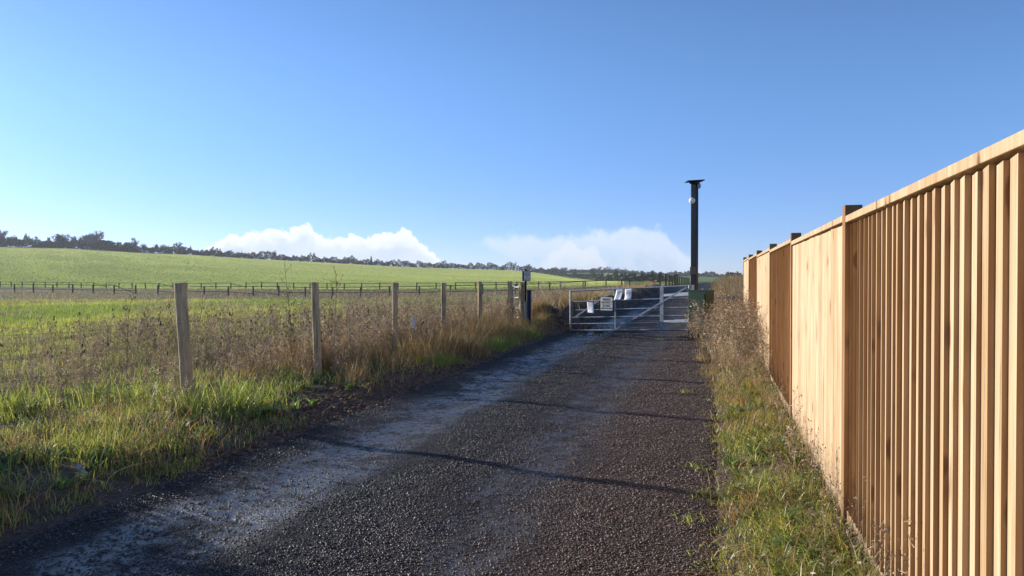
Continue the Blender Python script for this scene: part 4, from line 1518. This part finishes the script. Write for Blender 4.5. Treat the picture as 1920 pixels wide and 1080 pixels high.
hw = (.50 + .55 * rng.random(len(x)) ** 1.3) * (1 - .30 * sstep(-u, 9, 16)) * (.62 + .38 * sstep(v_, 9.5, 13.5))
allw.append(scatter(weeds + docks[:2], x, y, hw))
u, v_, x, y = pick(-6.6, -5.0, 9.5, 21, 520, lambda u, v_, x, y: (u < -5.2) * .9)
k = trodden(x, y); x, y = x[k], y[k]
allw.append(scatter(weeds + docks, x, y, .4 + .45 * rng.random(len(x))))
u, v_, x, y = pick(-13, -5.5, 8.0, 22, 330, f_weed)
k = trodden(x, y); x, y = x[k], y[k]
allw.append(scatter(teasels, x, y, .6 + .4 * rng.random(len(x))))
# sparse through the field
u, v_, x, y = fieldpts(1500, 20, 60)
k = (u < -8) & (rng.random(len(x)) < .6 * sstep(vnoise(x, y, 5, 85), .35, .7))
allw.append(scatter(weeds, x[k], y[k], .45 + .5 * rng.random(int(k.sum()))))
# past the gate, left
u, v_, x, y = pick(-9, -4.9, 21.5, 48, 900, lambda u, v_, x, y: .8 + 0 * u)
allw.append(scatter(weeds, x, y, .5 + .5 * rng.random(len(x))))
# right verge, growing taller towards the cabinet
u, v_, x, y = pick(-.55, .76, 2.6, 24, 2300, lambda u, v_, x, y: (u > .12 - .75 * sstep(v_, 11, 18)) * (.015 + .985 * sstep(v_, 8, 13.5)))
cabd = np.hypot(x - cbp.x, y - cbp.y)
hfac = (.28 + .75 * sstep(v_, 7.5, 15)) * (.75 + .5 * rng.random(len(x)))
k = (cabd > .42) & ~((np.abs(x - cbp.x + .14) < .56) & (y < cbp.y) & (y > cbp.y - 2.6) & (rng.random(len(x)) < .8)) & ~((u < -.25) & (v_ < 18.2) & (rng.random(len(x)) < .75))
allw.append(scatter(weeds + docks[:1], x[k], y[k], hfac[k]))
u, v_, x, y = pick(-8.5, -4.5, 4.5, 12, 420, lambda u, v_, x, y: sstep(vnoise(x, y, .9, 88), .4, .7))
allw.append(scatter(weeds + docks, x, y, .25 + .35 * rng.random(len(x))))
u, v_, x, y = pick(.45, .76, 2.4, 9, 110, lambda u, v_, x, y: .6 + 0 * u)
allw.append(scatter(weeds, x, y, .3 + .3 * rng.random(len(x))))
V, Fq, C = join(allw)
o_w = stuff(link('dead_weeds', mesh_np('dead_weeds', V, [Fq], [M_STEM], col=C)), 'tangle of dead brown weed stems and seed heads beside the track', 'weeds')

# the few stalks that stand clear above the tangle
def stalk(label, px, Y, top_py, nbr, spr, group=None):
    p = at(px, Y)
    h = zpix(top_py, Y) - p.z
    V, Fq, C = weed_template(h, nbr, spr, .006, 5, 1, .05)
    V = V + np.array([0, 0, -.02])
    o = link('dead_stalk', mesh_np('dead_stalk', V, [Fq], [M_STEM], col=C * .6))
    o.location = p
    tag(o, label, 'dead plant')
stalk('tallest thin dark stalk rising left of the second post', 546, 11.6, 492, 26, .16)
stalk('slender dead stalk just right of the second post', 611, 13.2, 515, 18, .20)
stalk('bushy dead stalk beside the slender one right of the second post', 627, 13.0, 512, 24, .24)
stalk('dead stalk just right of the nearest post', 372, 11.0, 548, 22, .2)
stalk('dead branching stalk left of the nearest post', 236, 11.5, 550, 20, .22)
stalk('short dead spike left of the third post', 690, 15.5, 560, 18, .22)

# unseen tall weeds beyond the left edge, added to shade the near verge
bt = []
x = rng.normal(-6.7, .35, 1700)
y = rng.uniform(4.8, 7.2, 1700)
kk = (x < -.70 * y - .35)
x, y = x[kk], y[kk]
V, Fq, C = scatter(weeds, x, y, 1.0 + .35 * rng.random(len(x)))
stuff(link('shading_weeds', mesh_np('shading_weeds', V, [Fq], [M_STEM], col=C)), 'dense tall dead weeds added out of view to shade the verge', 'weeds')

# litter
lp = Vector(((152 - 960) / F * 5.6, 5.6, 0)); lp.z = gz(lp.x, lp.y) + .10
lit = thing('litter', 'scrap of pale crumpled litter lying in the shaded grass', 'litter', lp)
mb = MB()
vs_, fs_ = [], []
for j in range(5):
    for i in range(5):
        vs_.append(lp + Vector(((i - 2) * .024 + random.gauss(0, .004), -(i - 2) * .012 + (j - 2) * .012, (2 - i) * .012 + random.gauss(0, .008) + .01 * (j % 2))))
for j in range(4):
    for i in range(4):
        fs_.append((j * 5 + i, j * 5 + i + 1, j * 5 + i + 6, j * 5 + i + 5))
mb.add(vs_, fs_)
o = mb.build('wrapper', M_GREY, lit)
m_ = o.modifiers.new('thickness', 'SOLIDIFY'); m_.thickness = .002

# ------------------------------------------------------------------ trees on the ridge
BARK = np.array((0.15, 0.12, 0.105))
def bare_tree(seed, spread=.9):
    r = np.random.default_rng(seed)
    tr_, tw_ = MB(), []
    def grow(p, d, L, rad, lev):
        n_ = 3 if lev < 2 else 2
        pts, rads = [p], [rad]
        for k in range(n_):
            d = d + r.normal(0, .16, 3) + np.array([0, 0, .06])
            d = d / np.linalg.norm(d)
            pts.append(pts[-1] + d * L / n_)
            rads.append(rad * (1 - .5 * (k + 1) / n_))
        if lev <= 2:
            tr_.tube(pts, [max(.02, q) for q in rads], 5 if lev < 2 else 3, False)
        else:
            for k in range(n_):
                wd = .060 if lev == 3 else .042
                tw_.append((pts[k], pts[k + 1], wd, wd * .7, BARK * r.uniform(.8, 1.5) * np.array((1.1, 1, .95))))
        if lev >= 4:
            return
        nb = [10, 6, 6, 7][lev]
        for b in range(nb):
            t = r.uniform(.14 if lev == 0 else .22, 1)
            k = min(int(t * n_), n_ - 1)
            s = pts[k] + (pts[k + 1] - pts[k]) * (t * n_ - k)
            a = r.random() * 2 * math.pi
            side_ = np.array([math.cos(a), math.sin(a), 0.1])
            nd = d * r.uniform(.5, .9) + side_ * spread * r.uniform(.5, 1)
            grow(s, nd / np.linalg.norm(nd), L * r.uniform(.45, .68), rads[k] * .5, lev + 1)
    grow(np.zeros(3), np.array([0, 0, 1.0]), 5.2, .24, 0)
    return tr_, tw_

def leaf_crown(seed, shape, n, size, cols, h=10.0):
    r = np.random.default_rng(seed)
    pts = []
    if shape == 'cone':
        while len(pts) < n:
            t = r.random() ** 1.2
            lay = abs(((t * 7) % 1) - .5) * 2
            rad = (1 - t) * h * .26 * (.55 + .45 * lay) * math.sqrt(r.random())
            a = r.random() * 2 * math.pi
            pts.append((rad * math.cos(a), rad * math.sin(a), h * (.12 + .88 * t) - .25 * rad))
    else:
        lob = [(r.normal(0, .15 * h), r.normal(0, .15 * h), h * r.uniform(.16, .74), h * r.uniform(.17, .27)) for _ in range(13 if shape == 'dome' else 10)]
        while len(pts) < n:
            c = lob[r.integers(0, len(lob))]
            d = r.normal(size=3)
            d /= np.linalg.norm(d)
            q = c[3] * r.uniform(.55, 1.06)
            p = (c[0] + d[0] * q, c[1] + d[1] * q, c[2] + d[2] * q * .85)
            if p[2] > .05 * h:
                pts.append(p)
    pts = np.array(pts)
    d1, d2 = r.normal(size=(n, 3)), r.normal(size=(n, 3))
    d1 /= np.linalg.norm(d1, axis=1, keepdims=True)
    d2 -= d1 * (d1 * d2).sum(1, keepdims=True)
    d2 /= np.linalg.norm(d2, axis=1, keepdims=True)
    s = size * (.5 + r.random((n, 1)))
    V = np.stack([pts - d1 * s, pts + d2 * s * .6, pts + d1 * s, pts - d2 * s * .6], 1).reshape(-1, 3)
    Fq = np.arange(4 * n).reshape(-1, 4)
    pal = np.array(cols)
    C = np.repeat(np.clip(pal[r.integers(0, len(pal), n)] * (1 + r.normal(0, .25, (n, 1))), .004, .5), 4, axis=0)
    return V, Fq, C

protos = {}
def make_bare(name, seed, label, spread=.9):
    t = thing(name, label, 'tree', (0, 0, -500))
    a, b = bare_tree(seed, spread)
    o = a.build('trunk', M_TWIG, t, world_space=False)
    cl_ = np.tile(np.append(BARK, 1).astype(np.float32), len(o.data.vertices))
    o.data.attributes['tint'].data.foreach_set('color', cl_)
    V, Fq, C = ribbon(b)
    hmax = V[:, 2].max()
    link('crown', mesh_np('crown', V, [Fq], [M_TWIG], col=C), t)
    return t, hmax

DARKG = [(0.022, 0.030, 0.016), (0.035, 0.043, 0.022), (0.045, 0.050, 0.028)]
HEDGE = [(0.040, 0.040, 0.026), (0.055, 0.046, 0.034), (0.035, 0.042, 0.022), (0.070, 0.055, 0.042)]
def make_leafy(name, seed, label, shape, cols, n=1700, size=.42):
    t = thing(name, label, 'tree', (0, 0, -500))
    mb = MB()
    mb.tube([(0, 0, -.3), (.1, 0, 2.2), (0, .1, 5.5)], [.28, .2, .08], 7, False)
    for k in range(4):
        a = k * 1.7
        mb.tube([(0, 0, 1.5 + .6 * k), (math.cos(a) * 1.6, math.sin(a) * 1.6, 3.4 + .7 * k)], [.1, .04], 5, False)
    o = mb.build('trunk', M_TWIG, t, world_space=False)
    cl_ = np.tile(np.append(BARK, 1).astype(np.float32), len(o.data.vertices))
    o.data.attributes['tint'].data.foreach_set('color', cl_)
    V, Fq, C = leaf_crown(seed, shape, n, size, cols)
    link('crown', mesh_np('crown', V, [Fq], [M_LEAF], col=C), t)
    return t, V[:, 2].max()

B = [make_bare('bare_tree', s, '', sp) for s, sp in ((3, .9), (14, .75), (25, 1.1), (36, .95), (47, .65))]
E = [make_leafy('evergreen_tree', 5, '', 'dome', DARKG), make_leafy('evergreen_tree', 6, '', 'lumpy', DARKG), make_leafy('evergreen_tree', 61, '', 'lumpy', HEDGE)]
S = [make_leafy('hedge_bush', 7, '', 'dome', HEDGE, 1300, .5), make_leafy('hedge_bush', 8, '', 'lumpy', HEDGE, 1300, .5)]
K = [make_leafy('conifer', 9, '', 'cone', DARKG, 1000, .38)]
used = set()
def plant(pool, px, D, hpx, label, group, wide=1.0, sink=.3):
    i = random.randrange(len(pool))
    root, hm = pool[i]
    p = at(px, D)
    h = hpx / F * D
    s = h / hm
    o = root if root.name not in used else copy_thing(root)
    used.add(root.name)
    o.location = (p.x, p.y, p.z - sink)
    o.rotation_euler = (0, 0, random.random() * 6.28)
    o.scale = (s * wide, s * wide, s)
    tag(o, label, 'tree', group)
    return o

def crest(px): return float(np.interp(px, C1_PX, C1_D)), float(np.interp(px, C1_PX, C1_Y))
TOP_PX = [-200, 0, 30, 70, 100, 150, 180, 205, 222, 240, 270, 300, 340, 365, 420, 480, 530, 600, 650, 700, 760, 850, 900, 960, 1003]
TOP_Y = [425, 436, 446, 444, 441, 438, 436, 440, 452, 455, 460, 460, 458, 464, 471, 477, 479, 484, 485, 489, 491, 496, 497, 501, 501]
GR = 'trees along the ridge above the green field'
px = -115.0
while px < 1004:
    D, yc = crest(px)
    t = float(np.interp(px, TOP_PX, TOP_Y))
    hp_ = (yc - t)
    q = random.random()
    left = px < 215
    if q < (.70 if left else .62):
        plant(B, px, D + random.uniform(0, 22), hp_ * random.uniform(1.0, 1.38), 'leafless grey tree in the treeline on the ridge', GR, random.uniform(.9, 1.25))
    elif q < .82:
        plant(E[1:], px, D + random.uniform(0, 15), hp_ * random.uniform(.6, .95), 'dark leafy tree in the treeline on the ridge', GR, random.uniform(1.0, 1.4))
    else:
        plant(S, px, D + random.uniform(-2, 8), hp_ * random.uniform(.5, .8), 'low rounded bush in the treeline on the ridge', GR, random.uniform(1.1, 1.7))
    px += random.uniform(7, 12) if left else random.uniform(6.5, 12)
D, yc = crest(118); plant(E[:1], 118, D - 4, yc - 437, 'big dark domed evergreen on the ridge at the left', GR, 1.2)
D, yc = crest(240); plant(E[1:2], 240, D - 4, yc - 453, 'small dark rounded tree at the end of the tall ridge trees', GR, 1.15)
D, yc = crest(256); plant(B[4:], 256, D, yc - 443, 'slim bare tree standing alone in the ridge gap', GR, .8)
D, yc = crest(0); plant(B[1:2], -2, D, yc - 427, 'tall bare tree at the left edge of the ridge', GR, .9)
D, yc = crest(340); plant(B[:1], 340, D, yc - 452, 'bare tree over a dark bush on the mid ridge', GR, .9)
D, yc = crest(515); plant(B[1:2], 515, D, yc - 468, 'thin tall bare tree above the low ridge hedge', GR, .8)
D, yc = crest(650); plant(B[2:3], 650, D, yc - 480, 'rounded bare tree left of the lone conifer', GR, 1.2)
D, yc = crest(695); plant(K, 696, D, yc - 479, 'lone dark flat tiered conifer on the ridge', GR, 1.1)
D, yc = crest(990); plant(B[2:3], 991, D, yc - 494, 'spreading bare tree behind the small notice', GR, 1.15)

# hedge bottom that fills the treeline, the falling hedge and the far woods
def hedge_mass(name, label, line, n, size, cols, cat='hedge'):
    pxs = np.array([p[0] for p in line]); Ds = np.array([p[1] for p in line]); hs = np.array([p[2] for p in line]); dep = np.array([p[3] for p in line])
    t = pxs[0] + (pxs[-1] - pxs[0]) * rng.random(n)
    D = np.interp(t, pxs, Ds) + rng.random(n) * np.interp(t, pxs, dep)
    x = (t - 960) / F * D
    hh = np.interp(t, pxs, hs) * (.55 + .75 * vnoise(t, t * 0, 7.0, 91) ** 1.2) * (.8 + .4 * vnoise(t, t * 0, 2.4, 92))
    z = ground(x, D) + hh * rng.random(n) ** .8
    P = np.stack([x, D, z], 1)
    d1, d2 = rng.normal(size=(n, 3)), rng.normal(size=(n, 3))
    d1 /= np.linalg.norm(d1, axis=1, keepdims=True)
    d2 /= np.linalg.norm(d2, axis=1, keepdims=True)
    s = size * (.5 + rng.random((n, 1)))
    V = np.stack([P - d1 * s, P + d2 * s * .6, P + d1 * s, P - d2 * s * .6], 1).reshape(-1, 3)
    pal = np.array(cols)
    C = np.repeat(np.clip(pal[rng.integers(0, len(pal), n)] * (1 + rng.normal(0, .3, (n, 1))), .004, .5), 4, axis=0)
    o = link(name, mesh_np(name, V, [np.arange(4 * n).reshape(-1, 4)], [M_LEAF], col=C))
    return stuff(o, label, cat)
hedge_mass('ridge_hedge', 'dark continuous hedge under the trees along the ridge', [(-200, 505, 8, 12), (0, 530, 7.5, 12), (215, 556, 6.5, 10), (480, 605, 6, 10), (760, 682, 5.8, 10), (1003, 745, 6, 10)], 36000, .55, DARKG + HEDGE)
hedge_mass('falling_hedge', 'dark green hedge dropping down the right edge of the green field', [(1003, 735, 4.5, 10), (1060, 600, 4.0, 8), (1110, 460, 4.2, 8), (1160, 340, 4.0, 8), (1200, 300, 3.0, 8), (1262, 270, 2.2, 8)], 15000, .42, [(0.026, 0.042, 0.022), (0.035, 0.055, 0.028), (0.045, 0.060, 0.032), (0.05, 0.05, 0.035)])
GF = 'trees on the far hill behind the gate'
def far_row(p0, p1, step, D, tops_, pool, label, wid=(1.0, 1.4)):
    px = p0
    while px < p1:
        t = float(np.interp(px, [q[0] for q in tops_], [q[1] for q in tops_]))
        d_ = D + random.uniform(-15, 25)
        p = at(px, d_)
        base_py = HZ - (p.z - EYE) / d_ * F
        plant(pool, px, d_, max(4, (base_py - t) * random.uniform(.8, 1.12)), label, GF, random.uniform(*wid), 1.0)
        px += random.uniform(*step)
far_row(1012, 1362, (6, 10), 940, [(1003, 500), (1030, 503), (1052, 499), (1080, 503), (1110, 502), (1125, 499), (1145, 499), (1180, 504), (1220, 508), (1260, 512), (1290, 511), (1330, 512), (1362, 517)], B, 'leafless grey tree on the far hill behind the gate')
far_row(1010, 1362, (13, 22), 930, [(1003, 505), (1052, 505), (1110, 505), (1145, 503), (1180, 507), (1220, 512), (1260, 514), (1310, 512), (1362, 518)], E[1:] + S, 'dark leafy tree on the far hill behind the gate', (1.3, 1.9))
far_row(1186, 1236, (9, 14), 420, [(1186, 515), (1205, 510), (1222, 512), (1236, 518)], B[:3], 'rounded bare tree in the dip behind the gate', (1.2, 1.5))
far_row(1226, 1250, (10, 14), 800, [(1226, 505), (1250, 508)], B[3:], 'tall slim bare tree above the far wood', (.7, .9))
far_row(1068, 1150, (20, 30), 520, [(1068, 520), (1110, 517), (1122, 512), (1150, 522)], E[:2], 'dark green tree in the hedge falling down the field', (1.0, 1.3))
hedge_mass('far_wood', 'bare dark wood covering the far hill on the right', [(1225, 800, 2, 60), (1262, 780, 5, 70), (1300, 760, 5.5, 80), (1335, 740, 5, 80), (1365, 700, 4, 60), (1480, 680, 4, 60), (1700, 700, 4, 60)], 12000, .8, HEDGE + [(0.05, 0.045, 0.04)], 'wood')
hedge_mass('far_hedge', 'dark hedge line across the far hill behind the gate', [(1003, 925, 4.5, 15), (1060, 925, 4.5, 15), (1254, 925, 4.0, 15), (1370, 925, 3.5, 15)], 9000, .8, HEDGE + DARKG)
hedge_mass('brush', 'bare brushwood on the rise right of the track beyond the gate', [(1345, 70, 1.0, 14), (1400, 62, 1.5, 14), (1700, 60, 1.6, 14)], 14000, .07, [(0.12, 0.09, 0.06), (0.08, 0.06, 0.045), (0.16, 0.12, 0.08)], 'brush')
for pool in (B, E, S, K):
    for root, hm in pool:
        if root.name not in used:
            for ch in list(root.children):
                bpy.data.objects.remove(ch)
            bpy.data.objects.remove(root)

# ------------------------------------------------------------------ winter haze in the air
hm_ = bpy.data.materials.new('haze_air')
hm_.use_nodes = True
ht = NT(hm_.node_tree)
pv = ht.n('ShaderNodeVolumePrincipled', {'Color': (0.86, 0.92, 1.0), 'Density': 0.00018, 'Anisotropy': 0.2})
ho = ht.n('ShaderNodeOutputMaterial')
ht.t.links.new(pv.outputs[0], ho.inputs['Volume'])
zmin = float(min(V3[:, 2].min(), -30))
mb = MB()
mb.box((0, 0, (zmin - 1 + 46) / 2), (4700, 4700, 47 - zmin))
hz_ = mb.build('haze', hm_)
hz_['kind'] = 'stuff'
hz_['label'] = 'thin pale winter haze in the air over the fields'
hz_['category'] = 'haze'
